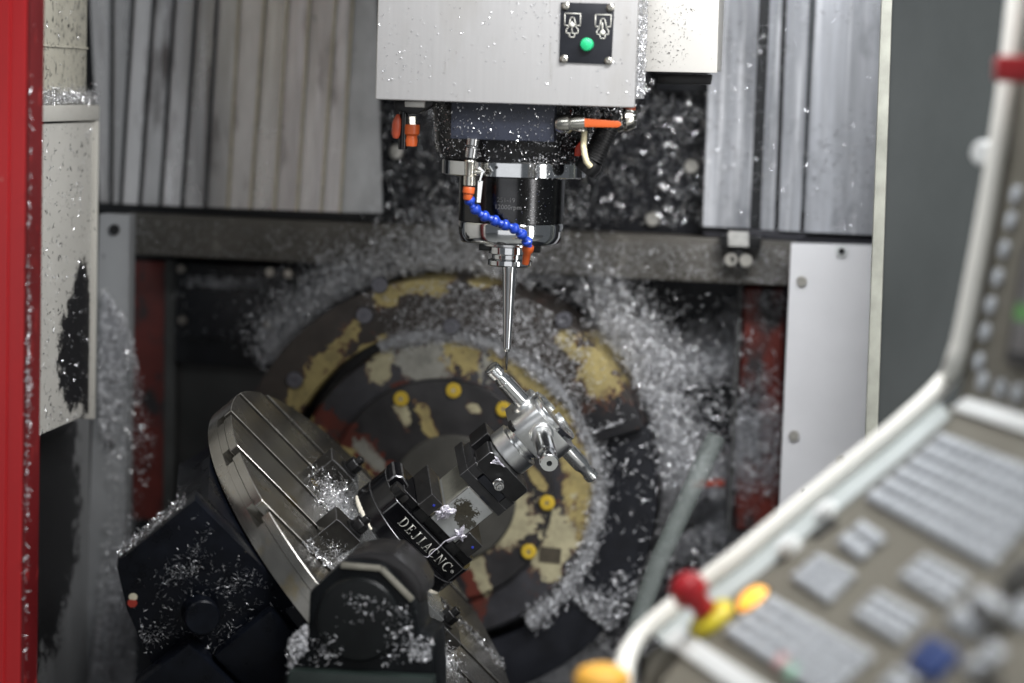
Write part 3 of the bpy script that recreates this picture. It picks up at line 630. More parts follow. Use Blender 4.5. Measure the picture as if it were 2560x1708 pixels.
obj("collar", MB().lathe([(0, 0), (.010, 0), (.010, .010), (0, .010)], cpt(2128, 148, -.04), (0, 0, -1), 20), M("collar_red", (.25, .05, .02), .4), t)
o = obj("red_sleeve", MB().pprism([e4(*q) for q in [(1690, 480), (1735, 430), (1745, 560), (1680, 560)]], -.075, .03), M("sleeve_red", (.50, .045, .02), .45, 0, .3, 80), None, bev=.003)
tag(o, "small red sleeve behind the cream tube beside the spindle", "sleeve")

# ------------------------------------------------------------------ rotary table
R = .315
def seg_poly(a, b, R, n=40):
    """part of the circle with a<=v<=b, as (u,v) polygon"""
    pts = []
    for i in range(n + 1):
        v = a + (b - a) * i / n
        if abs(v) <= R: pts.append((math.sqrt(max(R * R - v * v, 0)), v))
    pts2 = [(-u, v) for u, v in reversed(pts)]
    out = []
    for p in pts + pts2:
        if not out or hypot(p[0] - out[-1][0], p[1] - out[-1][1]) > 1e-4: out.append(p)
    if hypot(out[0][0] - out[-1][0], out[0][1] - out[-1][1]) < 1e-4: out.pop()
    return out
t = thing("rotary_table", "tilted round steel table with parallel tee slots", "rotary table", F=FT)
SL = [-.2, -.1, 0, .1, .2]
def strips(h, w0, w1, R, m=None):
    e = [-R] + [x for s in SL for x in (s - h, s + h)] + [R]
    for i in range(0, len(e), 2): m.prism(seg_poly(e[i], e[i + 1], R), 'z', w0, w1)
    return m
obj("slotted_face", strips(.0075, -.014, 0, R, MB()), table_steel, t, F=FT, bev=.0009, seg=1, edge=bright_edge)
obj("slot_undercut", strips(.0135, -.026, -.0142, R - .0004, MB()), table_steel, t, F=FT)
obj("rim", MB().lathe([(0, -.046), (R - .004, -.046), (R, -.044), (R, -.0262), (0, -.0262)], (0, 0, 0), (0, 0, 1), 160), table_steel, t, F=FT)
ring_m = M("gauge_ring_yellow", (.40, .30, .10), .3, .8)
for (u, v, r) in [(-.135, .052, .007), (-.10, -.03, .008)]:
    obj("centre_ring", MB().lathe([(r, .0002), (r, .0006), (r - .0007, .0006), (r - .0007, .0002), (r, .0002)], (u, v, 0), (0, 0, 1), 32), ring_m, t, F=FT)

# cradle under the table
t = thing("table_cradle", "chipped black cradle housing under the tilted table", "machine cradle", F=FT, base=(0, 0, -.05))
prof = [(-.27, -.0475), (-.33, -.0475), (-.332, -.185), (-.325, -.192), (-.272, -.225), (-.16, -.268), (0, -.31), (.25, -.33), (.25, -.0475)]
obj("housing", MB().prism([(a, b) for a, b in prof], 'y', -.25, -.215), body_paint, t, F=FT, bev=.003)
obj("core", MB().prism([(-.20, -.0755), (-.22, -.20), (0, -.27), (.22, -.30), (.22, -.0755)], 'y', -.2145, .28), body_paint, t, F=FT, bev=.004)
obj("bearing_collar", MB().lathe([(0, -.075), (.275, -.075), (.280, -.07), (.280, -.0472), (0, -.0472)], (0, 0, 0), (0, 0, 1), 96), body_paint, t, F=FT)
obj("shoulder", MB().prism([(-.305, -.0478), (-.305, -.062), (-.27, -.085), (.25, -.085), (.25, -.0478)], 'y', -.2145, -.06), body_paint, t, F=FT)
obj("plug", MB().lathe([(0, 0), (.024, 0), (.024, .03), (.022, .032), (0, .032)], (-.205, -.2505, -.155), (0, -1, .25), 32), body_paint, t, F=FT)
obj("cover_plate", MB().box(-.19, -.02, -.285, -.2505, -.285, -.185), body_paint, t, F=FT, bev=.006)
obj("side_rib", MB().box(-.15, -.06, -.275, -.2505, -.18, -.075), body_paint, t, F=FT, bev=.008)
yk = M("bare_chip_spot", (.45, .42, .32), .5)
obj("chipped_spot", MB().lathe([(0, 0), (.004, 0), (.006, .0006), (0, .0007)], (-.28, -.2502, -.205), (0, -1, 0), 9), yk, t, F=FT)
obj("chipped_spot", MB().lathe([(0, 0), (.006, 0), (.007, .0006), (0, .0007)], (-.274, -.2502, -.212), (0, -1, 0), 7), M("primer_spot", (.25, .02, .01), .5), t, F=FT)

# clamps
def make_clamp(su, v, label):
    t = thing("table_clamp", label, "clamp", F=FT, base=(su * .095, v, 0), group="clamps holding the vise plate")
    u = lambda a: su * a
    P = [(u(.135), 0), (u(.135), .036), (u(.128), .0375), (u(.078), .0375), (u(.052), .024), (u(.052), .016), (u(.088), .0155), (u(.092), 0)]
    if su < 0: P = P[::-1]
    obj("clamp_bar", MB().prism(P, 'y', v - .022, v + .022), M("clamp_steel", (.05, .048, .044), .36, .8, .3, 60), t, F=FT, bev=.0010, seg=1, edge=edge_glint)
    obj("washer", MB().lathe([(0, 0), (.0165, 0), (.0165, .003), (0, .003)], (u(.098), v, .0378), (0, 0, 1), 28), black_ox, t, F=FT)
    nut = obj("nut", MB().lathe([(0, 0), (.0118, 0), (.0124, .001), (.0124, .013), (.011, .0142), (0, .0142)], (u(.098), v, .041), (0, 0, 1), 6), black_ox, t, F=FT, bev=.0006)
    obj("stud", MB().lathe([(0, 0), (.0062, 0), (.0062, .008), (.0052, .009), (.0035, .009), (.0033, .004), (0, .004)], (u(.098), v, .0552), (0, 0, 1), 20), black_ox, nut, F=FT)
make_clamp(-1, .103, "dark step clamp with hex nut in the farther left table slot")
make_clamp(-1, -.103, "dark step clamp with hex nut nearest the front left of the vise plate")
make_clamp(1, -.103, "dark step clamp with hex nut on the lower right of the vise plate")
make_clamp(1, .103, "dark step clamp mostly hidden behind the lower right of the vise")

# vise base plate
o = obj("vise_plate", MB().prism([(-.088, -.125), (.088, -.125), (.088, .125), (-.088, .125)], 'z', .0003, .0445), smoke_plate, None, F=FT, bev=.002)
tag(o, "square ground steel plate under the black vise", "plate")

# vise
t = thing("vise", "black self centring vise with engraved lettering clamping a steel block", "vise", F=FT, base=(0, 0, .046))
def circ(r, v0, n=72):
    P = []
    for i in range(n):
        a = 2 * pi * i / n; P.append((r * cos(a), max(r * sin(a), v0)))
    out = []
    for p in P:
        if out and abs(p[1] - v0) < 1e-9 and abs(out[-1][1] - v0) < 1e-9 and len(out) > 1 and abs(out[-2][1] - v0) < 1e-9: out[-1] = p
        else: out.append(p)
    return out
obj("base_ring", MB().prism(circ(.095, -1), 'z', .0455, .0698), black_gloss, t, F=FT, bev=.0012, seg=1, edge=edge_glint)
obj("body", MB().prism(circ(.095, -.060), 'z', .0700, .1000), black_gloss, t, F=FT, bev=.0012, seg=1, edge=edge_glint)
obj("rail", MB().box(-.074, .078, -.044, .044, .1002, .1150), black_gloss, t, F=FT, bev=.001, seg=1, edge=edge_glint)
# jaws at both ends of the block
def jaw(u0, u1, nm="jaw"):
    P = [(-.056, .1152), (.05, .1152), (.05, .143), (-.056, .143)]
    return obj(nm, MB().box(u0, u1, -.056, .05, .1152, .1425), black_ox, t, F=FT, bev=.0008)
jaw_side = M("jaw_grey_black", (.035, .034, .034), .38, .5, .25, 90)
for (u0, u1) in [(-.047, -.0232), (.0362, .066)]:
    obj("jaw", MB().box(u0, u1, -.0555, .048, .1152, .1425), jaw_side, t, F=FT, bev=.0008, seg=1, edge=edge_glint)
for (u0, u1, v0) in [(-.040, -.020, -.0500), (.030, .050, -.0500)]:
    obj("jaw_foot", MB().box(u0, u1, v0, .04, .1005, .1150) if False else MB().box(u0, u1, -.0525, -.0442, .1005, .1148), black_ox, t, F=FT, bev=.0006)
obj("jaw_liner", MB().box(-.0228, -.0212, -.053, .046, .118, .1425), M("brass_liner", (.42, .37, .26), .35, .9, .3, 120), t, F=FT)
dot = M("blue_dot", (.03, .05, .40), .35)
b0 = obj("dimple", MB().lathe([(0, 0), (.0021, 0), (.0019, .0006), (0, .001)], (-.0315, -.0556, .1325), (0, -1, 0), 16), dot, t, F=FT)
again(b0, t, (.0885, 0, -.002), FT)
# spindle screw housing at the left end
obj("screw_housing", MB().prism([(-.094, .1002), (-.076, .1002), (-.066, .1002), (-.066, .118), (-.083, .122), (-.094, .114)], 'y', -.026, .026), black_gloss, t, F=FT, bev=.002, seg=1, edge=edge_glint)
obj("stop_block", MB().box(-.0745, -.062, -.052, -.028, .1002, .112), jaw_side, t, F=FT, bev=.001)
obj("screw_socket", MB().lathe([(0, 0), (.010, 0), (.0115, .003), (.0115, .014), (0, .014)], (-.080, -.045, .1002), (0, 0, 1), 24), black_ox, t, F=FT)
# engraved serif lettering
lt = MB(); HT = .0150; VF = -.0604
def tri(poly):    # flat letter piece, (x,z) in letter units, extruded 0.3 mm out of the face
    lt.prism([(p[0], p[1]) for p in poly], 'y', VF - .0002, VF + .0003)
def rect(x0, y0, x1, y1): tri([(x0, y0), (x1, y0), (x1, y1), (x0, y1)])
def arc(cx, cy, ro, rio, a0, a1, n=14):
    for i in range(n):
        p = []
        for (a, k) in [(a0 + (a1 - a0) * i / n, 0), (a0 + (a1 - a0) * (i + 1) / n, 0), (a0 + (a1 - a0) * (i + 1) / n, 1), (a0 + (a1 - a0) * i / n, 1)]:
            rr = ro if k == 0 else rio; p.append((cx + rr[0] * cos(a), cy + rr[1] * sin(a)))
        tri(p)
def letter(ch, u, w, h):
    S = lambda x: u + x * h; Z = lambda y: w + y * h; tk, tn = .13, .05
    rc = lambda x0, y0, x1, y1: rect(S(x0), Z(y0), S(x1), Z(y1))
    pg = lambda *q: tri([(S(x), Z(y)) for x, y in q])
    if ch == 'D':
        rc(.13, 0, .13 + tk, 1); rc(.02, 0, .13, tn); rc(.02, 1 - tn, .13, 1); rc(.26, 0, .40, tn); rc(.26, 1 - tn, .40, 1)
        arc(S(.40), Z(.5), (.40 * h, .5 * h), (.26 * h, .45 * h), -pi / 2, pi / 2)
    if ch == 'E':
        rc(.13, 0, .13 + tk, 1); rc(.02, 0, .13, tn); rc(.02, 1 - tn, .13, 1); rc(.26, 0, .62, tn); rc(.26, 1 - tn, .60, 1); rc(.26, .48, .48, .48 + tn)
        rc(.58, tn, .63, .24); rc(.56, .79, .60, 1 - tn); rc(.45, .38, .49, .48); rc(.45, .53, .49, .63)
    if ch == 'J':
        rc(.22, .12, .22 + tk, 1); rc(.10, 1 - tn, .22, 1); rc(.35, 1 - tn, .47, 1); arc(S(.14), Z(.12), (.21 * h, .17 * h), (.08 * h, .12 * h), -pi, 0, 10)
    if ch == 'I':
        rc(.13, 0, .13 + tk, 1); rc(.02, 0, .13, tn); rc(.26, 0, .37, tn); rc(.02, 1 - tn, .13, 1); rc(.26, 1 - tn, .37, 1)
    if ch == 'A':
        pg((.10, 0), (.16, 0), (.42, .88), (.385, .99)); pg((.58, 0), (.72, 0), (.44, 1), (.385, .99)); rc(.25, .32, .57, .32 + tn); rc(.02, 0, .10, tn); rc(.16, 0, .25, tn); rc(.50, 0, .58, tn); rc(.72, 0, .80, tn)
    if ch == 'C':
        arc(S(.44), Z(.5), (.42 * h, .52 * h), (.29 * h, .47 * h), radians(52), radians(310), 20); rc(.70, .70, .74, 1.0); rc(.72, .10, .76, .16)
    if ch == 'N':
        rc(.13, 0, .18, 1); rc(.66, 0, .71, 1); pg((.66, 0), (.71, 0), (.24, 1), (.10, 1)); rc(.03, 0, .13, tn); rc(.18, 0, .28, tn); rc(.03, 1 - tn, .10, 1); rc(.57, 1 - tn, .66, 1); rc(.71, 1 - tn, .80, 1)
uu = -.0480
for ch, wd_ in zip("DEJIACNC", (.97, .92, .72, .62, .80, .93, .93, .9)):
    letter(ch, uu, .0772, HT); uu += wd_ * HT * 1.075
rr = .0024; cu_, cw = uu + .0030, .0850
arc(cu_, cw, (rr, rr), (rr * .82, rr * .82), 0, 2 * pi, 20)
rect(cu_ - .0010, cw - .0013, cu_ - .0005, cw + .0013); rect(cu_ - .0005, cw + .0009, cu_ + .0007, cw + .0013); rect(cu_ - .0005, cw, cu_ + .0007, cw + .0004); rect(cu_ + .0006, cw, cu_ + .0011, cw + .0013); tri([(cu_ + .0002, cw), (cu_ + .0007, cw), (cu_ + .0013, cw - .0013), (cu_ + .0008, cw - .0013)])
obj("lettering", lt, etch, t, F=FT, ang=0)

# steel riser block in the vise, carrying the upper chuck
blk_l = tw(-.02, -.055, .15)
blk = M("etched_block_steel", (.46, .475, .475), .36, .55, .16, 50, rv=.08, bump=.04, bs=700,
        blots=[(tuple(tw(.006, -.055, .158)), (0, radians(41), 0), (.020, .3, .016), (.075, .068, .05), .5), (tuple(tw(.020, -.055, .150)), (0, radians(41), 0), (.012, .3, .012), (.09, .085, .07), .5)], dist=.9, nsc=90)
t = thing("riser_block", "worn grey steel block with ribbed side clamped in the vise", "steel block", F=FT, base=(.006, 0, .1155))
obj("block", MB().box(-.0195, .0355, -.0540, .040, .1155, .1885), blk, t, F=FT, bev=.0012, seg=1, edge=bright_edge)
rb = MB()
for i in range(24): rb.box(-.0204, -.0192, -.0515, .038, .146 + i * .00172, .1468 + i * .00172)
obj("rib_pad", rb, M("rib_steel", (.38, .37, .31), .42, .4, .3, 120), t, F=FT)

# upper chuck
t = thing("collet_chuck", "dark square chuck with two black jaws gripping the workpiece collar", "chuck", F=FT, base=(0, 0, .189))
ck = M("chuck_steel", (.045, .045, .047), .36, .6, .2, 90)
obj("chuck_base", MB().box(-.041, .046, -.052, .050, .1888, .2040), ck, t, F=FT, bev=.0008, seg=1, edge=edge_glint)
obj("guide", MB().box(-.041, .046, -.030, .030, .2042, .2160), ck, t, F=FT, bev=.001)
for (u0, u1) in [(-.041, -.021), (.030, .046)]:
    obj("front_lug", MB().box(u0, u1, -.052, -.0302, .2042, .2200), ck, t, F=FT, bev=.0008, seg=1, edge=edge_glint)
obj("key_slot", MB().box(.004, .022, -.0526, -.0521, .1885, .1935), plate_black, t, F=FT)
front = MB().prism([(-.036, .2165), (.040, .2165), (.044, .222), (.044, .2445), (.040, .248), (-.036, .248), (-.040, .2445), (-.040, .222)], 'y', -.053, -.012)
obj("jaw", front, black_ox, t, F=FT, bev=.0008, seg=1, edge=edge_glint)
obj("jaw", MB().prism([(-.040, .2165), (.044, .2165), (.044, .248), (-.040, .248)], 'y', .012, .053), black_ox, t, F=FT, bev=.0008, seg=1, edge=edge_glint)
obj("recess", MB().box(-.0185, .028, -.0536, -.0302, .2045, .2160), plate_black, t, F=FT)
obj("adjust_nut", MB().lathe([(0, 0), (.0078, 0), (.0078, .004), (.0066, .005), (.0066, .009), (.0072, .010), (.0072, .013), (0, .013)], (.004, -.0536, .2235), (0, -1, 0), 20), steel, t, F=FT)
obj("adjust_screw", MB().lathe([(0, 0), (.0052, 0), (.0052, .005), (.0046, .006), (.0026, .006), (.0024, .003), (0, .003)], (.004, -.0666, .2235), (0, -1, 0), 6), steel, t, F=FT)

# ------------------------------------------------------------------ the workpiece
WP = .3195
t = thing("workpiece", "bright aluminium workpiece with hub and radial pins held on the chuck", "machined part", F=FT, base=(0, 0, .25))
obj("collar", MB().lathe([(0, .2482), (.0345, .2482), (.0360, .2500), (.0360, .2720), (0, .2722)], (0, 0, 0), (0, 0, 1), 72), alu_satin, t, F=FT)
obj("neck", MB().lathe([(0, .2722), (.0300, .2722), (.0300, .2765), (.0285, .2770), (.0285, .2790), (.0318, .2795), (.0318, .2830), (.0290, .2835), (.0290, .2868), (0, .2868)], (0, 0, 0), (0, 0, 1), 72), alu, t, F=FT)
def rsq(h, r, n=10):
    P = []
    for cx, cy, a0 in [(h - r, h - r, 0), (-h + r, h - r, pi / 2), (-h + r, -h + r, pi), (h - r, -h + r, 3 * pi / 2)]:
        for i in range(n + 1): a = a0 + pi / 2 * i / n; P.append((cx + r * cos(a), cy + r * sin(a)))
    return P
obj("hub", MB().prism(rsq(.0455, .022), 'z', .2870, .3345), alu_satin, t, F=FT, bev=.0012)
# raised rim on top with gaps, and a small pocket
rim = MB()
def rim_seg(a0, a1, r0, r1, w0, w1, n=16):
    P = [(r1 * cos(a0 + (a1 - a0) * i / n), r1 * sin(a0 + (a1 - a0) * i / n)) for i in range(n + 1)] + [(r0 * cos(a1 + (a0 - a1) * i / n), r0 * sin(a1 + (a0 - a1) * i / n)) for i in range(n + 1)]
    rim.prism(P, 'z', w0, w1)
for a0, a1 in [(-1.35, -.35), (-.15, 1.2), (1.4, 2.75), (3.0, 4.75)]: rim_seg(a0, a1, .033, .043, .3347, .3420)
obj("rim", rim, alu, t, F=FT, bev=.0008)
obj("cap", MB().lathe([(0, .3346), (.0325, .3346), (.0325, .3365), (.020, .3385), (0, .3390)], (0, 0, 0), (0, 0, 1), 48), alu, t, F=FT)
obj("pocket", MB().box(.006, .0165, -.0437, -.0385, .3346, .3424), plate_black, t, F=FT, bev=.0008)
obj("notch", MB().box(-.0460, -.0360, -.0415, -.0200, .2858, .2925), black_ox, t, F=FT, bev=.001)
def pin(d, L, kind):
    r = .0145 if d[1] < 0 else .0123
    if kind == 'thread':
        p = [(0, .040), (r, .040), (r, L - .030), (r - .0012, L - .0288), (r - .0014, L - .0225), (.0084, L - .0218), (.0084, L - .0180), (r - .0010, L - .0172)]
        for i in range(6): p += [(r - .0002, L - .0165 + i * .0024), (r - .0014, L - .0153 + i * .0024)]
        p += [(r - .0010, L - .001), (r - .0028, L), (0, L)]
    else:
        p = [(0, .040), (r, .040), (r, L - .030), (r - .0008, L - .026), (r - .0030, L - .020), (r - .0030, L - .010), (r - .0012, L - .009), (r - .0012, L - .002), (r - .0026, L), (.0040, L), (.0038, L - .003), (0, L - .003)]
    return obj("pin", MB().lathe(p, (-.009 if d[1] < 0 else 0, 0, WP - (.004 if d[1] < 0 else 0)), d, 48), alu, t, F=FT)
pin((-1, 0, 0), .1200, 'thread'); pin((1, 0, 0), .1140, 'hole'); pin((0, -1, 0), .148, 'hole')
obj("bore_shade_disc", MB().cyl((-.009, -.1452, WP - .004), (-.009, -.1456, WP - .004), .0037, seg=20), plate_black, t, F=FT)  # black disc paints in the dark inside of the hole
obj("bore_shade_disc", MB().cyl((.1112, 0, WP), (.1116, 0, WP), .0037, seg=20), plate_black, t, F=FT)
_ = (0) #; pin((0, 1, 0), .114, 'hole')
for d in [(-1, 0), (1, 0), (0, -1), (0, 1)]:
    d3 = np.array([d[0], d[1], 0.])
    obj("pin_boss", MB().lathe([(0, 0), (.0180, 0), (.0165, .0035), (.0150, .0048), (0, .0048)], np.array([-.009 if d[1] < 0 else 0, 0, WP - .0035]) + d3 * .0452, d3, 40), alu_satin, t, F=FT)

# ------------------------------------------------------------------ bracket in front
YF = -.40
t = thing("front_bearing_housing", "blurred dark rounded bearing housing flecked with swarf in front of the table", "bearing housing", base=tuple(aty(900, 1700, YF)))
D = lambda x, y: (680 + x / 3.672, 1350 + y / 3.672)
out = [D(*q) for q in [(640, 205), (1000, 245), (1290, 560), (1320, 640), (1340, 860), (1480, 900), (1500, 1330), (1500, 2000), (60, 2000), (110, 1250), (330, 760), (340, 480), (380, 440)]]
obj("housing", MB().pprism(out, YF, .10), M("housing_paint", (.005, .006, .007), .36, 0, .4, 30, spec=.12, bump=.1, bs=90, spots=[(120, .71, .03, (.2, .22, .22), None)]), t, bev=.006)
top = [D(*q) for q in [(640, 205), (700, 140), (900, 105), (1110, 125), (1300, 290), (1380, 430), (1380, 560), (1310, 590), (1290, 560), (1000, 245)]]
obj("cap", MB().pprism(top, YF + .03, .10), M("housing_top", (.022, .021, .022), .30, .3, .2, 30), t, bev=.005)
edg = MB()
def ribbon(P, w, y, th=.004):
    for a, b in zip(P[:-1], P[1:]):
        A, B_ = aty(*a, y), aty(*b, y); d = (B_ - A) / np.linalg.norm(B_ - A); nn = np.array([-d[2], 0, d[0]]) * w / 2
        q = [A + nn, B_ + nn, B_ - nn, A - nn]; edg.add(q + [p + np.array([0, th, 0]) for p in q], [(0, 1, 2, 3), (7, 6, 5, 4)] + [(i, i + 4, (i + 1) % 4 + 4, (i + 1) % 4) for i in range(4)])
ribbon([D(630, 232), (D(1000, 262)), D(1290, 555)], .0075, YF - .0045)
obj("edge_trim", edg, M("trim_metal", (.40, .38, .32), .32, .8, .2, 40), t, bev=.0008)
cc = aty(*D(800, 720), YF - .001)
obj("end_disc", MB().lathe([(0, 0), (.046, 0), (.052, .001), (.055, .005), (.055, .012), (0, .012)], cc + np.array([0, -.0125, 0]), (0, 1, 0), 72), M("disc_paint", (.003, .004, .0045), .34, 0, .4, 30, spec=.25, bump=.12, bs=80), t)
obj("foot_plate", MB().pprism([D(*q) for q in [(150, 1195), (1480, 1265), (1480, 1400), (120, 1400)]], YF - .02, .03), M("green_black_paint", (.012, .019, .017), .4, 0, .3, 30), t, bev=.004)

# ------------------------------------------------------------------ pendant in the foreground
t = thing("control_pendant", "blurred control pendant with white keys and a thick pale rim", "control panel", F=FP)
O = lambda x, y: (1560 + x / 2.306, 1028 + y / 2.306)
dk = [pl_ab(q[0] + 8, q[1] + 14, FP) for q in [(1585, 1725), (1600, 1660), (1640, 1605), (1690, 1560), (1738, 1520), (1790, 1478), (1869, 1415), (2000, 1305), (2110, 1216), (2215, 1132), (2300, 1060), (2360, 1000)]]
obj("desk", MB().prism(dk + [(.02, .0), (.75, .0), (.75, -.44), (.0, -.44)], 'z', -.05, -.001), panel_tan, t, F=FP, bev=.002)
obj("screen_housing", MB().box(.006, .75, .0, .60, -.05, -.001), panel_tan, t, F=FS, bev=.004)
rimP = [(1575, 1760), (1578, 1685), (1600, 1632), (1640, 1587), (1690, 1545), (1738, 1505), (1790, 1464), (1869, 1404), (2000, 1297), (2110, 1208), (2215, 1124), (2300, 1052), (2350, 1005), (2388, 962), (2412, 912), (2432, 846), (2464, 690), (2492, 540), (2524, 350), (2548, 180), (2572, -40), (2600, -300)]
P3 = []
for i, q in enumerate(rimP):
    Fq = FP if q[1] > 960 else FS
    a, b = pl_ab(*q, Fq); P3.append(Fq[:3, 3] + Fq[:3, 0] * a + Fq[:3, 1] * b + Fq[:3, 2] * .012)
def smooth(P, n=6):
    P = [np.array(p) for p in P]; out = []
    for i in range(len(P) - 1):
        p0, p1, p2, p3 = P[max(i - 1, 0)], P[i], P[i + 1], P[min(i + 2, len(P) - 1)]
        for k in range(n):
            s = k / n; out.append(.5 * ((2 * p1) + (-p0 + p2) * s + (2 * p0 - 5 * p1 + 4 * p2 - p3) * s ** 2 + (-p0 + 3 * p1 - 3 * p2 + p3) * s ** 3))
    return out + [P[-1]]
obj("rim", MB().tube(smooth(P3), .0105, 16), rim_white, t)
band = MB()
def quad_on(F, qs, h, mb, z0=.0):
    P = [pl_ab(*q, F) for q in qs]; n = len(P)
    mb.prism(P, 'z', z0, h); return mb
obj("divider", quad_on(FP, [O(1905, 5), O(1990, -60), O(2500, 95), O(2480, 190)], .006, MB()), white_pl, t, F=FP, bev=.001)
obj("front_edge", quad_on(FP, [O(230, 1330), O(330, 1260), O(900, 1640), O(760, 1700)], .004, MB()), white_pl, t, F=FP, bev=.001)
fo = [(q[0] + 3, q[1] + 5) for q in rimP[3:13]]; fi = [(q[0] + 30, q[1] + 38) for q in rimP[3:13]][::-1]
obj("rim_flange", quad_on(FP, fo + fi, .003, MB()), M("rim_flange_paint", (.46, .50, .50), .45, 0, .05, 20), t, F=FP)
def keys(corners, nr, nc, F, mats, h=.006, gap=.16, nm="key"):
    """corners: left, top, right, bottom of a block of keys seen in the photograph"""
    A, B_, C_, D_ = [np.array(pl_ab(*q, F)) for q in corners]
    src = None
    for i in range(nr):
        for j in range(nc):
            def pt(s, r): return (A * (1 - s) + B_ * s) * (1 - r) + (D_ * (1 - s) + C_ * s) * r
            s0, s1 = (i + gap / 2) / nr, (i + 1 - gap / 2) / nr; r0, r1 = (j + gap / 2) / nc, (j + 1 - gap / 2) / nc
            q = [pt(s0, r0), pt(s1, r0), pt(s1, r1), pt(s0, r1)]
            mt = mats[(i * nc + j) % len(mats)] if isinstance(mats, list) else mats
            obj(nm, MB().prism([tuple(p) for p in q], 'z', .0002, h), mt, t, F=F, ang=0)
keys([O(1390, 520), O(1850, 140), O(2560, 420), O(2130, 920)], 6, 11, FP, key_white)
keys([O(1225, 770), O(1390, 645), O(1530, 740), O(1370, 880)], 2, 2, FP, key_white)
keys([O(965, 975), O(1140, 835), O(1355, 950), O(1190, 1125)], 3, 3, FP, key_white)
keys([O(1590, 970), O(1750, 840), O(2010, 980), O(1870, 1140)], 3, 4, FP, key_white)
keys([O(1325, 1190), O(1480, 1050), O(1750, 1200), O(1600, 1355)], 3, 4, FP, key_white)
keys([O(570, 1290), O(860, 1075), O(1460, 1420), O(1180, 1680)], 4, 7, FP, [key_white] * 10 + [key_white, key_white] + [key_white] * 3)
keys([O(860, 1490), O(930, 1410), O(975, 1440), O(905, 1520)], 1, 1, FP, key_pink, .0066)
keys([O(920, 1540), O(990, 1470), O(1040, 1500), O(970, 1580)], 1, 1, FP, key_green, .0066)
keys([O(1850, 1230), O(2080, 1030), O(2230, 1110), O(2010, 1330)], 2, 2, FP, key_white)
keys([O(1960, 1500), O(2140, 1330), O(2230, 1400), O(2050, 1568)], 2, 1, FP, key_white)
keys([O(1480, 1600), O(1600, 1490), O(1720, 1560), O(1600, 1680)], 2, 2, FP, key_white)
keys([O(2200, 1200), O(2330, 1080), O(2450, 1150), O(2330, 1280)], 2, 2, FP, key_white)
obj("blue_key", quad_on(FP, [O(1645, 1480), O(1790, 1320), O(1955, 1415), O(1800, 1575)], .008, MB()), key_blue, t, F=FP, bev=.002)
for q in [[O(2190, 1040), O(2330, 880), O(2420, 950), O(2260, 1100)], [O(2020, 1200), O(2090, 1130), O(2230, 1240), O(2160, 1320)], [O(2070, 1560), O(2110, 1500), O(2200, 1560), O(2150, 1640)]]:
    obj("black_switch", quad_on(FP, q, .012, MB()), key_black, t, F=FP, bev=.003)
for q in [[O(1030, 690), O(1150, 600), O(1240, 640), O(1110, 740)], [O(830, 860), O(960, 760), O(1010, 790), O(900, 880)]]:
    obj("dark_inlay", quad_on(FP, q, .002, MB()), key_black, t, F=FP)
for c in [O(1180, 600), O(965, 800)]:
    a, b = pl_ab(*c, FP); obj("rocker", MB().lathe([(0, 0), (.014, 0), (.012, .012), (0, .014)], (a, b, 0), (0, 0, 1), 20), white_pl, t, F=FP)
a, b = pl_ab(*O(745, 1090), FP)
obj("lamp_bezel", MB().lathe([(0, .0004), (.0215, .0004), (.0215, .0009), (0, .0009)], (a, b, 0), (0, 0, 1), 28), key_black, t, F=FP)
obj("amber_lamp", MB().lathe([(0, .001), (.0185, .001), (.0165, .004), (.014, .0075), (.008, .0095), (0, .010)], (a, b, 0), (0, 0, 1), 28), amber, t, F=FP, label="lit amber lamp")
a, b = pl_ab(*O(520, 1215), FP)
es = thing("emergency_stop", "red mushroom stop button on a yellow collar at the pendant edge", "stop button", F=FP, base=(a, b, 0))
obj("collar", MB().lathe([(0, .001), (.026, .001), (.026, .008), (.022, .012), (0, .012)], (a, b, 0), (0, 0, 1), 32), estop_yellow, es, F=FP)
obj("stem", MB().lathe([(0, .0142), (.012, .0142), (.012, .036), (0, .036)], (a, b, 0), (0, 0, 1), 24), estop_red, es, F=FP)
obj("mushroom", MB().lathe([(0, .036), (.019, .036), (.020, .042), (.018, .054), (.010, .061), (0, .063)], (a, b, 0), (0, 0, 1), 32), estop_red, es, F=FP)
# screen part
Q = lambda x, y: (2100 + x / 3.137, 500 + y / 3.137)
obj("screen_bezel", quad_on(FS, [(2523, 906), (2580, 920), (2720, 500), (2640, 480), (2566, 640)], .005, MB()), screen_frame, t, F=FS)
obj("screen", quad_on(FS, [(2538, 880), (2640, 900), (2720, 560), (2580, 640)], .0062, MB()), screen_mat, t, F=FS)
obj("screen_icon", quad_on(FS, [(2548, 800), (2600, 810), (2610, 770), (2556, 760)], .0066, MB()), screen_green, t, F=FS)
for c in [Q(1390, -40), Q(1350, 165), Q(1300, 390), Q(1247, 612), Q(1192, 830), Q(1150, 1040), Q(1100, 1270), Q(1130, 1425), Q(1268, 1482), Q(1400, 1520)]:
    a, b = pl_ab(*c, FS); obj("soft_key", MB().lathe([(0, 0), (.0095, 0), (.009, .004), (0, .005)], (a, b, 0), (0, 0, 1), 18), key_white, t, F=FS)
a, b = pl_ab(2500, 375, FS)
t = thing("selector_knob", "small white knob on the edge of the pendant screen housing", "knob", F=FS, base=(a, b, 0))
c = aty(2474, 386, -.79)
obj("knob", MB().lathe([(0, 0), (.013, 0), (.014, .004), (.013, .016), (.011, .018), (0, .018)], c, (-.6, -.8, .1), 24), white_pl, t)
obj("cap", MB().lathe([(0, 0), (.009, 0), (.009, .010), (0, .011)], c + np.array([.015, 0, -.002]), (-.2, -1, .1), 20), white_pl, t)
a0 = aty(2492, 138, -.90); a1 = aty(2620, 208, -.90)
o = obj("red_switch_box", MB().box(a0[0], a1[0], -.90, -.85, a1[2], a0[2]), knob_red, None, bev=.006)
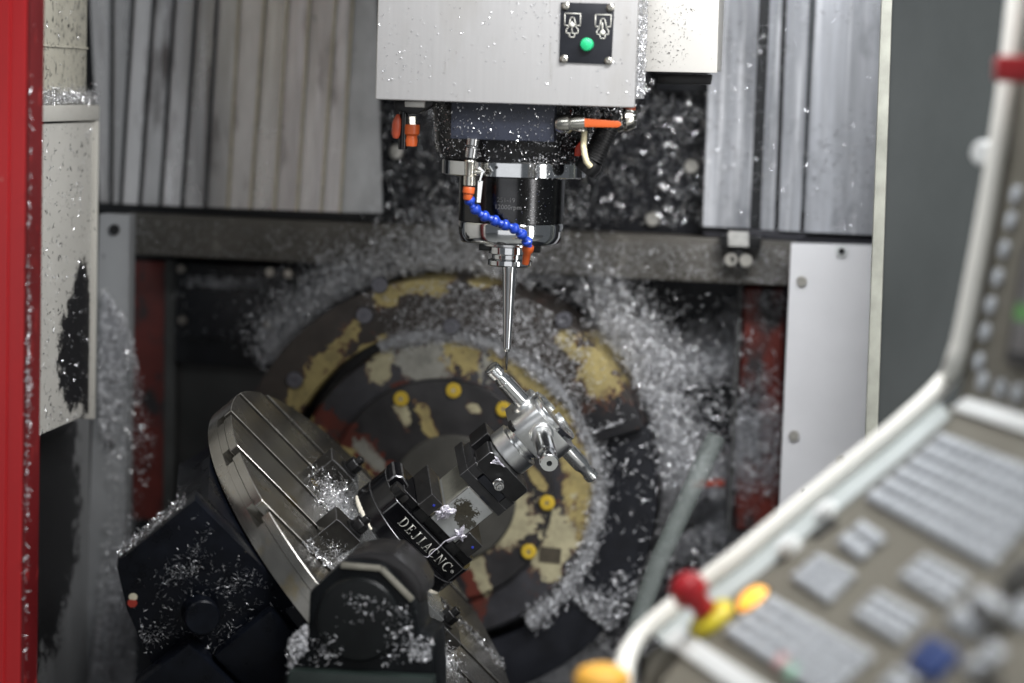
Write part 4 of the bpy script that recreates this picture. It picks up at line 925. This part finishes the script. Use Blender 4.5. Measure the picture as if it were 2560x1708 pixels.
tag(o, "dark red box switch at upper edge of the pendant", "switch")
c = aty(1535, 1690, -.98)
t = thing("orange_knob", "round orange knob just left of the lower end of the pendant rim", "knob", base=tuple(c + np.array([0, 0, -.03])))
obj("knob_body", MB().lathe([(0, -.028), (.022, -.028), (.028, -.02), (.029, .004), (.024, .012), (.012, .017), (0, .018)], c + np.array([-.012, 0, -.006]), (0, 0, 1), 32), knob_orange, t)
obj("spindle", MB().cyl(c + np.array([-.012, 0, -.06]), c + np.array([-.012, 0, -.0345]), .008, seg=16), steel, t)

# ------------------------------------------------------------------ swarf
def waves(P, k, n=14, seed=0):
    r = np.random.default_rng(seed); v = np.zeros(len(P))
    for i in range(n):
        d = r.normal(size=3); d /= np.linalg.norm(d); v += np.cos(P @ d * k * r.uniform(.5, 1.8) + r.uniform(0, 7))
    return v / math.sqrt(n / 2)
def chips(name, P, Nn, label, L=(.006, .016), wid=.0011, curl=(60, 420), lift=.003, tilt=.35, mat=None, seed=1, K=5):
    r = np.random.default_rng(seed); n = len(P)
    Nn = np.broadcast_to(np.asarray(Nn, float), (n, 3)); Nn = Nn / np.linalg.norm(Nn, axis=1, keepdims=True)
    rv = r.normal(size=(n, 3)); t_ = rv - Nn * np.sum(rv * Nn, 1, keepdims=True); t_ /= np.linalg.norm(t_, axis=1, keepdims=True)
    t_ = t_ + Nn * r.normal(0, tilt, (n, 1)); t_ /= np.linalg.norm(t_, axis=1, keepdims=True)
    rv = r.normal(size=(n, 3)); b_ = rv - t_ * np.sum(rv * t_, 1, keepdims=True); b_ /= np.linalg.norm(b_, axis=1, keepdims=True)
    a_ = np.cross(t_, b_)
    Ln = r.uniform(*L, (n, 1)); kp = np.exp(r.uniform(math.log(curl[0]), math.log(curl[1]), (n, 1))); dr = r.uniform(-.35, .35, (n, 1))
    w = wid * r.uniform(.5, 1.5, (n, 1)); base = P + Nn * (np.abs(r.normal(0, lift, (n, 1))) + .0004)
    V = np.zeros((n, K + 1, 2, 3))
    for k in range(K + 1):
        s = Ln * (k / K - .5); c = base + (np.sin(kp * s) * t_ + (1 - np.cos(kp * s)) * b_) / kp + a_ * s * dr
        tp = w * (1 - .55 * abs(k / K - .5) * 2)
        V[:, k, 0] = c - a_ * tp / 2; V[:, k, 1] = c + a_ * tp / 2
    V = V.reshape(-1, 3); i0 = (np.arange(n) * (2 * (K + 1)))[:, None] + (np.arange(K) * 2)[None]
    Fq = np.stack([i0, i0 + 1, i0 + 3, i0 + 2], -1).reshape(-1, 4)
    org = V.mean(0); V = V - org
    me = bpy.data.meshes.new(name); me.vertices.add(len(V)); me.vertices.foreach_set("co", V.astype(np.float32).ravel())
    me.loops.add(len(Fq) * 4); me.loops.foreach_set("vertex_index", Fq.astype(np.int32).ravel())
    me.polygons.add(len(Fq)); me.polygons.foreach_set("loop_start", np.arange(0, len(Fq) * 4, 4, dtype=np.int32))
    me.update(calc_edges=True); me.polygons.foreach_set("use_smooth", np.ones(len(Fq), bool))
    me.materials.append(mat or chip_mat)
    o = bpy.data.objects.new(name, me); COL.objects.link(o); o.location = org
    tag(o, label, "metal chips", kind='stuff'); return o
def inpoly(x, y, poly):
    c = np.zeros(len(x), bool); j = len(poly) - 1
    for i in range(len(poly)):
        xi, yi = poly[i]; xj, yj = poly[j]
        c ^= ((yi > y) != (yj > y)) & (x < (xj - xi) * (y - yi) / (yj - yi + 1e-9) + xi); j = i
    return c
def region(poly, n, y, k=0, th=0., seed=1, soft=.75):
    r = np.random.default_rng(seed); poly = np.array(poly, float); lo, hi = poly.min(0), poly.max(0)
    N = n * 12; x = r.uniform(lo[0], hi[0], N); yy = r.uniform(lo[1], hi[1], N)
    ok = inpoly(x, yy, poly); x, yy = x[ok], yy[ok]; P = atys(x, yy, y)
    if k: P = P[waves(P, k, seed=seed) + r.normal(0, soft, len(P)) > th]
    return P[:n]
FY = (0, -1, 0)
chips("wall_swarf", region([(940, 260), (1790, 180), (1760, 560), (950, 570)], 3000, .66, 16, -.6, 3), FY, "bright curled swarf scattered on the black column plate", (.008, .026), .0010, curl=(15, 120), seed=3)
chips("cover_swarf", region([(1780, 10), (2200, 0), (2185, 570), (1760, 560)], 1100, .598, 18, 0, 4), FY, "fine swarf specks on the right way cover", (.003, .012), .0010, seed=4)
chips("beam_swarf", region([(330, 550), (1980, 620), (1970, 712), (330, 632)], 3500, .595, 12, .1, 5), FY, "thin swarf clinging to the grey cross beam", (.004, .010), .0006, seed=5, mat=chip_fluff)
A_ = region([(1500, 690), (1850, 720), (1830, 1300), (1600, 1450), (1420, 1708), (1260, 1708), (1430, 1420), (1520, 1200), (1560, 1000), (1480, 800)], 9000, .765, 19, .45, 6, .45)
chips("wall_swarf", A_, FY, "thick bed of swarf on the black wall right of the trunnion", (.008, .026), .0013, curl=(15, 180), lift=.008, seed=6, mat=chip_fluff, K=5)
chips("wall_swarf", region([(1280, 1400), (1560, 1420), (1940, 1200), (1940, 1320), (1700, 1708), (1180, 1708)], 9000, .765, 15, -.15, 8), FY, "loose swarf on the dark wall by the hose", (.008, .022), .0014, curl=(25, 250), seed=8, mat=chip_fluff, K=5)
chips("upright_swarf", region([(1855, 730), (1960, 730), (1940, 1320), (1830, 1320)], 1500, .69, 16, .0, 9), FY, "swarf stuck to the right red upright", (.008, .022), .0012, curl=(15, 180), seed=9, mat=chip_fluff)
# heap above the ring and in its groove
r = np.random.default_rng(21)
n = 30000; an = r.uniform(radians(2), radians(150), n); an = np.where(r.random(n) < .12, r.uniform(radians(0), radians(60), n), an)
rad = .350 + np.abs(r.normal(0, .034, n)) * (0.8 + .7 * np.cos(an - radians(55))); yy = r.uniform(.47, .66, n)
P = np.stack([AX[0] + rad * np.cos(an), yy, AX[2] + rad * np.sin(an)], 1)
P = P[waves(P, 30, seed=2) + r.normal(0, .6, n) > -.5]
chips("ring_swarf", P, np.stack([P[:, 0] - AX[0], P[:, 1] * 0 - .2, P[:, 2] - AX[2]], 1), "heaped grey swarf piled on top of the trunnion ring", (.005, .015), .0011, lift=.009, tilt=.7, mat=chip_fluff, seed=22, K=5)
chips("ring_glints", P[::4] * 1.0, np.stack([P[::4, 0] - AX[0], P[::4, 1] * 0 - .4, P[::4, 2] - AX[2]], 1), "single bright curls among the grey swarf on the trunnion ring", (.004, .012), .0010, lift=.010, tilt=.7, seed=52, K=4)
n = 9000; an = np.concatenate([r.uniform(radians(40), radians(115), n // 2), r.uniform(radians(-55), radians(60), n // 2)]); rad = r.normal(.258, .008, n)
P = np.stack([AX[0] + rad * np.cos(an), r.uniform(.442, .455, n), AX[2] + rad * np.sin(an)], 1)
Pl = np.stack([AX[0] + r.uniform(.262, .36, 6000) * 1, np.full(6000, AX[1] + .008), AX[2] * np.ones(6000)], 1); aa = r.uniform(radians(-38), radians(26), 6000); rl = Pl[:, 0] - AX[0]; Pl[:, 0] = AX[0] + rl * np.cos(aa); Pl[:, 2] = AX[2] + rl * np.sin(aa); Pl = Pl[waves(Pl, 22, seed=8) + r.normal(0, .7, len(Pl)) > .45]
chips("lower_ring_swarf", Pl, FY, "swarf clumps on the dark lower right of the trunnion ring", (.006, .018), .0013, lift=.006, tilt=.5, mat=chip_fluff, seed=53, K=5)
chips("groove_swarf", P, FY, "swarf packed in the groove around the trunnion face", (.004, .012), .0010, lift=.004, tilt=.7, mat=chip_fluff, seed=23, K=4)
n = 2600; an = np.clip(r.normal(radians(72), radians(26), n), radians(24), radians(130)); rad = r.uniform(.265, .345, n)
P = np.stack([AX[0] + rad * np.cos(an), np.full(n, .438), AX[2] + rad * np.sin(an)], 1); P = P[waves(P, 25, seed=31) + r.normal(0, .5, len(P)) > .35]
chips("ring_face_swarf", P, FY, "swarf clumps lying on the face of the trunnion ring", (.005, .014), .0010, seed=24, mat=chip_fluff)
P = np.concatenate([region([(940, 300), (1790, 230), (1760, 560), (950, 570)], 130, .655, 0, 0, 61), region([(1480, 690), (1850, 740), (1830, 1300), (1500, 1650)], 150, .755, 0, 0, 62), region([(720, 830), (900, 650), (1200, 600), (1560, 680), (1640, 900), (1560, 900), (1200, 700), (950, 730)], 90, .50, 0, 0, 63)])
chips("swarf_strings", P, FY, "long curled strings of swarf hanging on the back wall and ring", (.030, .065), .0011, curl=(60, 170), lift=.008, tilt=.6, seed=64, K=14)
# left side
n = 4000; P = np.stack([r.uniform(xu, xl, n), r.uniform(-.45, YS - .005, n), zt + np.abs(r.normal(0, .006, n))], 1)
chips("ledge_swarf", P, (0, 0, 1), "swarf heaped on the ledge of the cream side guard", (.005, .013), .0010, lift=.008, tilt=.8, seed=25)
n = 1300; P = np.stack([np.full(n, xu + .0003), r.uniform(-.45, YS - .02, n), r.uniform(zt + .03, zt + .5, n)], 1)
chips("guard_swarf", P, (1, 0, 0), "dark and bright specks on the upper cream guard sheet", (.002, .008), .0010, lift=.0006, tilt=.1, seed=26)
n = 1100; P = np.stack([np.full(n, xl - .0055), r.uniform(-.45, YS - .02, n), r.uniform(zb, zt - .03, n)], 1)
chips("guard_swarf", P, (1, 0, 0), "thin swarf specks on the framed lower guard cover", (.004, .014), .0010, lift=.0006, tilt=.1, seed=27)
n = 900; P = np.stack([np.full(n, xl - .0055), r.uniform(-.45, YS - .03, n), zb + (zt - .03 - zb) * r.random(n) ** 1.6], 1); P[n // 2:] = np.stack([np.full(n - n // 2, xu + .0004), r.uniform(-.45, YS - .02, n - n // 2), r.uniform(zt + .02, zt + .5, n - n // 2)], 1)
chips("dark_flecks", P, (1, 0, 0), "dark flecks of dirt spattered over the cream side guard", (.003, .012), .0012, lift=.0004, tilt=.05, mat=plate_black, seed=54)
chips("post_glints", region([(262, 720), (320, 800), (400, 1110), (350, 1290), (340, 1708), (230, 1708), (270, 1250), (250, 1000)], 500, .44, 10, .1, 65), FY, "brighter swarf curls in the fluff on the grey post", (.006, .016), .0011, lift=.010, tilt=.6, seed=65)
chips("post_swarf", region([(262, 720), (320, 800), (400, 1110), (350, 1290), (340, 1708), (230, 1708), (270, 1250), (250, 1000)], 9000, .445, 12, -.1, 28), FY, "grey swarf fluff clinging down the grey post", (.005, .013), .0010, lift=.010, tilt=.6, mat=chip_fluff, seed=28)
chips("box_swarf", region([(470, 690), (660, 696), (660, 722), (470, 716)], 420, .685, 0, 0, 29), FY, "swarf along the top of the dark bolted box lid", (.005, .014), .0010, mat=chip_fluff, seed=29)
chips("box_swarf", region([(430, 660), (720, 670), (712, 860), (436, 850)], 260, .686, 25, .2, 30), FY, "loose swarf on the dark bolted box lid", (.005, .014), .0010, seed=30)
chips("door_swarf", np.stack([np.full(260, xr + .0035), -.452 + np.abs(r.normal(0, .007, 260)), r.uniform(-.6, .5, 260) * r.random(260)], 1), (1, 0, 0), "specks of swarf on the inner edge of the red door", (.004, .014), .0012, lift=.0012, seed=32, mat=chip_fluff)
# spindle head dust
n = 2600; an = r.uniform(pi, 2 * pi, n); hz = r.uniform(zz[400] + .002, zz[255] + .01, n); rad = np.interp(hz, [zz[400], zz[372], zz[255]], [.1003, .1083, .1172]) + .0004
P = np.stack([rad * np.cos(an), rad * np.sin(an), hz], 1); w8 = np.where(P[:, 0] > .02, 1.0, .45); P = P[r.random(n) < w8]
chips("spindle_swarf", P, np.stack([P[:, 0], P[:, 1], P[:, 2] * 0], 1), "fine wet swarf sprayed over the dark spindle casting", (.0018, .005), .0013, curl=(200, 700), lift=.0005, seed=33)
n = 220; P = np.stack([r.uniform(aty(1128, 300, -.115)[0], aty(1387, 300, -.115)[0], n), np.full(n, -.1183), r.uniform(zp(352, -.118), zbx, n)], 1)
chips("block_swarf", P, FY, "bright swarf flecks on the navy block above the spindle", (.0016, .0034), .0014, curl=(200, 700), lift=.0004, seed=34)
n = 420; an = r.uniform(radians(-70), radians(-15), n); P = np.stack([.1027 * np.cos(an), .1027 * np.sin(an), r.uniform(zz[440], zz[400] + .01, n)], 1)
chips("clamp_ring_swarf", P, np.stack([P[:, 0], P[:, 1], P[:, 2] * 0], 1), "fine swarf on the right of the polished spindle ring", (.0012, .0036), .0011, curl=(200, 700), lift=.0004, seed=35)
n = 200; an = r.normal(radians(-58), .16, n); P = np.stack([.0754 * np.cos(an), .0754 * np.sin(an), r.uniform(zz[555], zz[440], n)], 1)
chips("sleeve_swarf", P, np.stack([P[:, 0], P[:, 1], P[:, 2] * 0], 1), "tiny bright dust on the black spindle sleeve", (.0006, .0016), .0007, curl=(200, 700), lift=.0002, seed=36)
P = region([(945, 5), (1580, 5), (1580, 265), (945, 245)], 260, YB - .0004, 14, .3, 37)
chips("cover_swarf", P, FY, "few bright droplets of swarf on the brushed head cover", (.0012, .0030), .0014, curl=(200, 700), lift=.0003, seed=37)
n = 2200; P = np.stack([np.full(n, x1 - .0003), r.uniform(YB + .014, YB + .18, n), r.uniform(zbx + .015, zbx + .2, n)], 1)
chips("cover_side_swarf", P, (1, 0, 0), "dense swarf on the right side of the head cover", (.0015, .006), .0012, lift=.0008, seed=38)
P = region([(1610, 10), (1740, 10), (1720, 150), (1625, 175)], 170, .0995, 0, 0, 39)
chips("rear_cover_swarf", P, FY, "dark specks on the smaller rear head cover", (.001, .004), .0007, lift=.0003, seed=39, mat=black_ox)
n = 700; P = np.stack([r.normal(cpt(1900, 200)[0], .018, n), r.normal(-.07, .012, n), r.normal(cpt(1900, 200)[2], .013, n)], 1)
chips("hose_swarf", P, FY, "wet swarf matted on top of the black corrugated hose", (.002, .006), .0011, lift=.001, seed=40)
# table swarf
def tpt(u, v, w): return np.stack([u, v, w], 1) @ FT[:3, :3].T + TC
n = 3000; u = r.normal(-.098, .022, n); v = r.normal(.0, .045, n); w = np.abs(r.normal(0, .012, n)); k = (v < .075) & (v > -.08) & (u < -.055)
chips("table_swarf", tpt(u, v, w)[k], TN, "tangled bright swarf between the two left clamps", (.004, .015), .00045, curl=(90, 420), lift=.007, tilt=.9, seed=41, K=8)
n = 1100; u = r.normal(-.085, .018, n); v = r.normal(-.155, .013, n); w = np.abs(r.normal(0, .007, n))
chips("table_swarf", tpt(u, v, w), TN, "small swarf clump in front of the front left clamp", (.003, .008), .0004, lift=.004, tilt=.9, seed=42, K=6)
n = 1800; u = r.normal(.115, .017, n); v = r.normal(-.150, .013, n); w = np.abs(r.normal(0, .010, n))
chips("table_swarf", tpt(u, v, w), TN, "small swarf clump in front of the right clamp", (.004, .010), .0004, lift=.004, tilt=.9, seed=43, K=6)
n = 420; u = r.uniform(.15, .30, n); v = r.normal(.075, .004, n); w = np.abs(r.normal(0, .003, n))
chips("slot_swarf", tpt(u, v, w), TN, "line of swarf along a table slot at the lower right", (.003, .008), .0009, lift=.002, tilt=.8, seed=44)
n = 380; u = r.uniform(-.17, -.06, n); v = r.normal(-.205, .004, n); w = np.abs(r.normal(-.003, .004, n))
chips("slot_swarf", tpt(u, v, w), TN, "line of swarf along the nearest left table slot", (.003, .008), .0009, lift=.002, tilt=.8, seed=45)
# cradle swarf: clumps on the near face
cl = []
for (px, py, sx, sz, nn) in [(455, 1425, .014, .02, 260), (365, 1590, .012, .022, 240), (620, 1440, .018, .05, 420), (560, 1640, .05, .02, 420), (490, 1380, .012, .01, 60), (570, 1250, .012, .012, 70), (455, 1550, .05, .05, 160), (640, 1590, .04, .03, 320), (520, 1290, .02, .02, 60)]:
    d_ = _f + _R * (px - PW / 2) / FPX - _U * (py - PH / 2) / FPX; s = ((TC - TV * .2506 - CAMPOS) @ TV) / (d_ @ TV); c = CAMPOS + d_ * s
    nn = int(nn * .8); a = r.normal(0, 1, (nn, 2)) * (.3 + r.random((nn, 1)) ** .5); cl.append(c + TU[None] * (a[:, :1] * sx * .7 + a[:, 1:] * sz * .3) + TN[None] * (a[:, 1:] * sz - a[:, :1] * sx * .3))
cl = np.concatenate(cl); q_ = (cl - TC) @ np.stack([TU, TV, TN], 1); cl = cl[(q_[:, 2] < -.055) & (q_[:, 0] > -.325) & (q_[:, 2] > -.19 - .5 * (q_[:, 0] + .325))]
chips("cradle_swarf", cl, -TV, "fine swarf clumps stuck to the black cradle", (.002, .008), .00026, lift=.003, tilt=.7, seed=46, K=5, mat=chip_fluff)
n = 900; u = np.full(n, -.333); v = r.uniform(-.25, -.217, n); w = r.uniform(-.18, -.06, n)
chips("cradle_edge_swarf", tpt(u, v, w), -TU, "swarf along the upper edge of the black cradle", (.002, .006), .0004, lift=.003, tilt=.7, seed=47)
P = np.concatenate([region([D(150, 900), D(330, 760), D(330, 1000), D(140, 1250)], 520, YF - .004, 26, .5, 48), region([D(1270, 860), D(1480, 900), D(1470, 1120), D(1260, 1100)], 260, YF - .004, 26, .4, 49), region([D(380, 400), D(1300, 600), D(1300, 1150), D(200, 1180)], 260, YF - .0155, 45, .9, 50)])
chips("housing_swarf", P, FY, "blurred swarf flecks on the front bearing housing", (.002, .007), .0009, lift=.003, mat=chip_fluff, seed=51)

# soft white burrs and sealant on the vise
def crumple(name, poly, v0, mat, label, rough=.0022, seed=1, thick=.0016):
    """a crumpled shaving: irregular outline (u,w) on the front of the vise, puffed and folded towards -v"""
    r_ = np.random.default_rng(seed); P = np.array(poly, float); c = P.mean(0)
    n = len(P) * 4; ring = []
    for i in range(n):
        a, b = P[(i // 4) % len(P)], P[(i // 4 + 1) % len(P)]; f = (i % 4) / 4; ring.append(a + (b - a) * f)
    ring = np.array(ring); V = []; m = MB(); K = 6
    for k in range(K + 1):
        s_ = 1 - k / (K + .3)
        for i in range(n):
            p = c + (ring[i] - c) * s_ + r_.normal(0, rough * .35, 2) * (1 if k else .8)
            V.append((p[0], v0 - thick * (1 - s_ ** 3) * 1.6 - abs(r_.normal(0, rough)) * (.3 + (1 - s_)), p[1]))
    fs = [(k * n + i, k * n + (i + 1) % n, (k + 1) * n + (i + 1) % n, (k + 1) * n + i) for k in range(K) for i in range(n)] + [tuple(K * n + i for i in range(n))]
    b0 = len(V); V += [(p[0], v0, p[2]) for p in V[:n]]
    fs += [(i, b0 + i, b0 + (i + 1) % n, (i + 1) % n) for i in range(n)] + [tuple(b0 + i for i in range(n))]
    m.add(V, fs); o = obj(name, m, mat, None, F=FT, ang=50); tag(o, label, "metal shaving"); return o
random.seed(3)
def Zp(x, y): return tuple(pl_v(850 + x / 5.2275, 1120 + y / 5.2275, -.0575)[[0, 2]])
def pl_v(px, py, v):
    d = _f + _R * (px - PW / 2) / FPX - _U * (py - PH / 2) / FPX; s_ = ((TC + TV * v - CAMPOS) @ TV) / (d @ TV); P = CAMPOS + d * s_ - TC
    return np.array([P @ TU, P @ TV, P @ TN])
crumple("aluminium_burr", [Zp(*q) for q in [(1230, 835), (1290, 825), (1340, 760), (1420, 745), (1445, 790), (1510, 800), (1525, 840), (1450, 880), (1410, 930), (1330, 940), (1250, 960), (1265, 890)]], -.0560, burr, "crumpled pale shaving lying on the upper left corner of the block", seed=4)
crumple("aluminium_burr", [Zp(*q) for q in [(1500, 1060), (1560, 1080), (1620, 995), (1635, 1030), (1615, 1120), (1655, 1165), (1615, 1190), (1610, 1235), (1560, 1190), (1400, 1235), (1390, 1205), (1530, 1160), (1505, 1110)]], -.0572, burr, "crumpled pale shaving at the lower corner of the block", .0016, seed=5, thick=.0012)
o = obj("thread_of_swarf", MB().tube(smooth([tw(.026, -.059, .125), tw(.022, -.0615, .116), tw(.0195, -.0625, .108), tw(.0205, -.0635, .098), tw(.0195, -.0655, .088), tw(.0200, -.0672, .0765), tw(.0165, -.069, .0745), tw(.009, -.080, .0745), tw(.006, -.088, .0700)], 4), [.0009 * (1.3 - .9 * i / 32) for i in range(33)], 8), burr, None)
tag(o, "long pale thread of swarf hanging across the engraved lettering", "metal shaving")
def Yp(x, y): return tuple(pl_v(900 + x / 3.7339, 860 + y / 3.7339, -.0545)[[0, 2]])
crumple("aluminium_burr", [Yp(*q) for q in [(1215, 1115), (1240, 1085), (1265, 1080), (1258, 1045), (1290, 1060), (1310, 1100), (1360, 1150), (1320, 1130), (1270, 1125)]], -.0540, burr, "crumpled pale shaving between black jaw and workpiece collar", .0014, seed=6, thick=.0010)
pts = [tw(.0950 * cos(a) * 1.004, .0950 * sin(a) * 1.004, .0450 + .0004 * sin(a * 60)) for a in np.linspace(radians(178), radians(225), 60)]
o = obj("sealant_bead", MB().tube(pts, [.0034 * math.sin(pi * (i + 2) / 64) ** .5 + .0004 * math.sin(i * 2.1) for i in range(60)], 8), seal, None); tag(o, "cream sealant bead along the left foot of the vise", "sealant")
pts = [tw(.0950 * cos(a) * 1.004, .0950 * sin(a) * 1.004, .0450 + .0004 * sin(a * 60)) for a in np.linspace(radians(278), radians(326), 60)]
o = obj("sealant_bead", MB().tube(pts, [.0032 * math.sin(pi * (i + 2) / 64) ** .5 + .0008 * math.sin(i * 1.7) for i in range(60)], 8), seal, None); tag(o, "crumbling cream sealant bead along the right foot of the vise", "sealant")
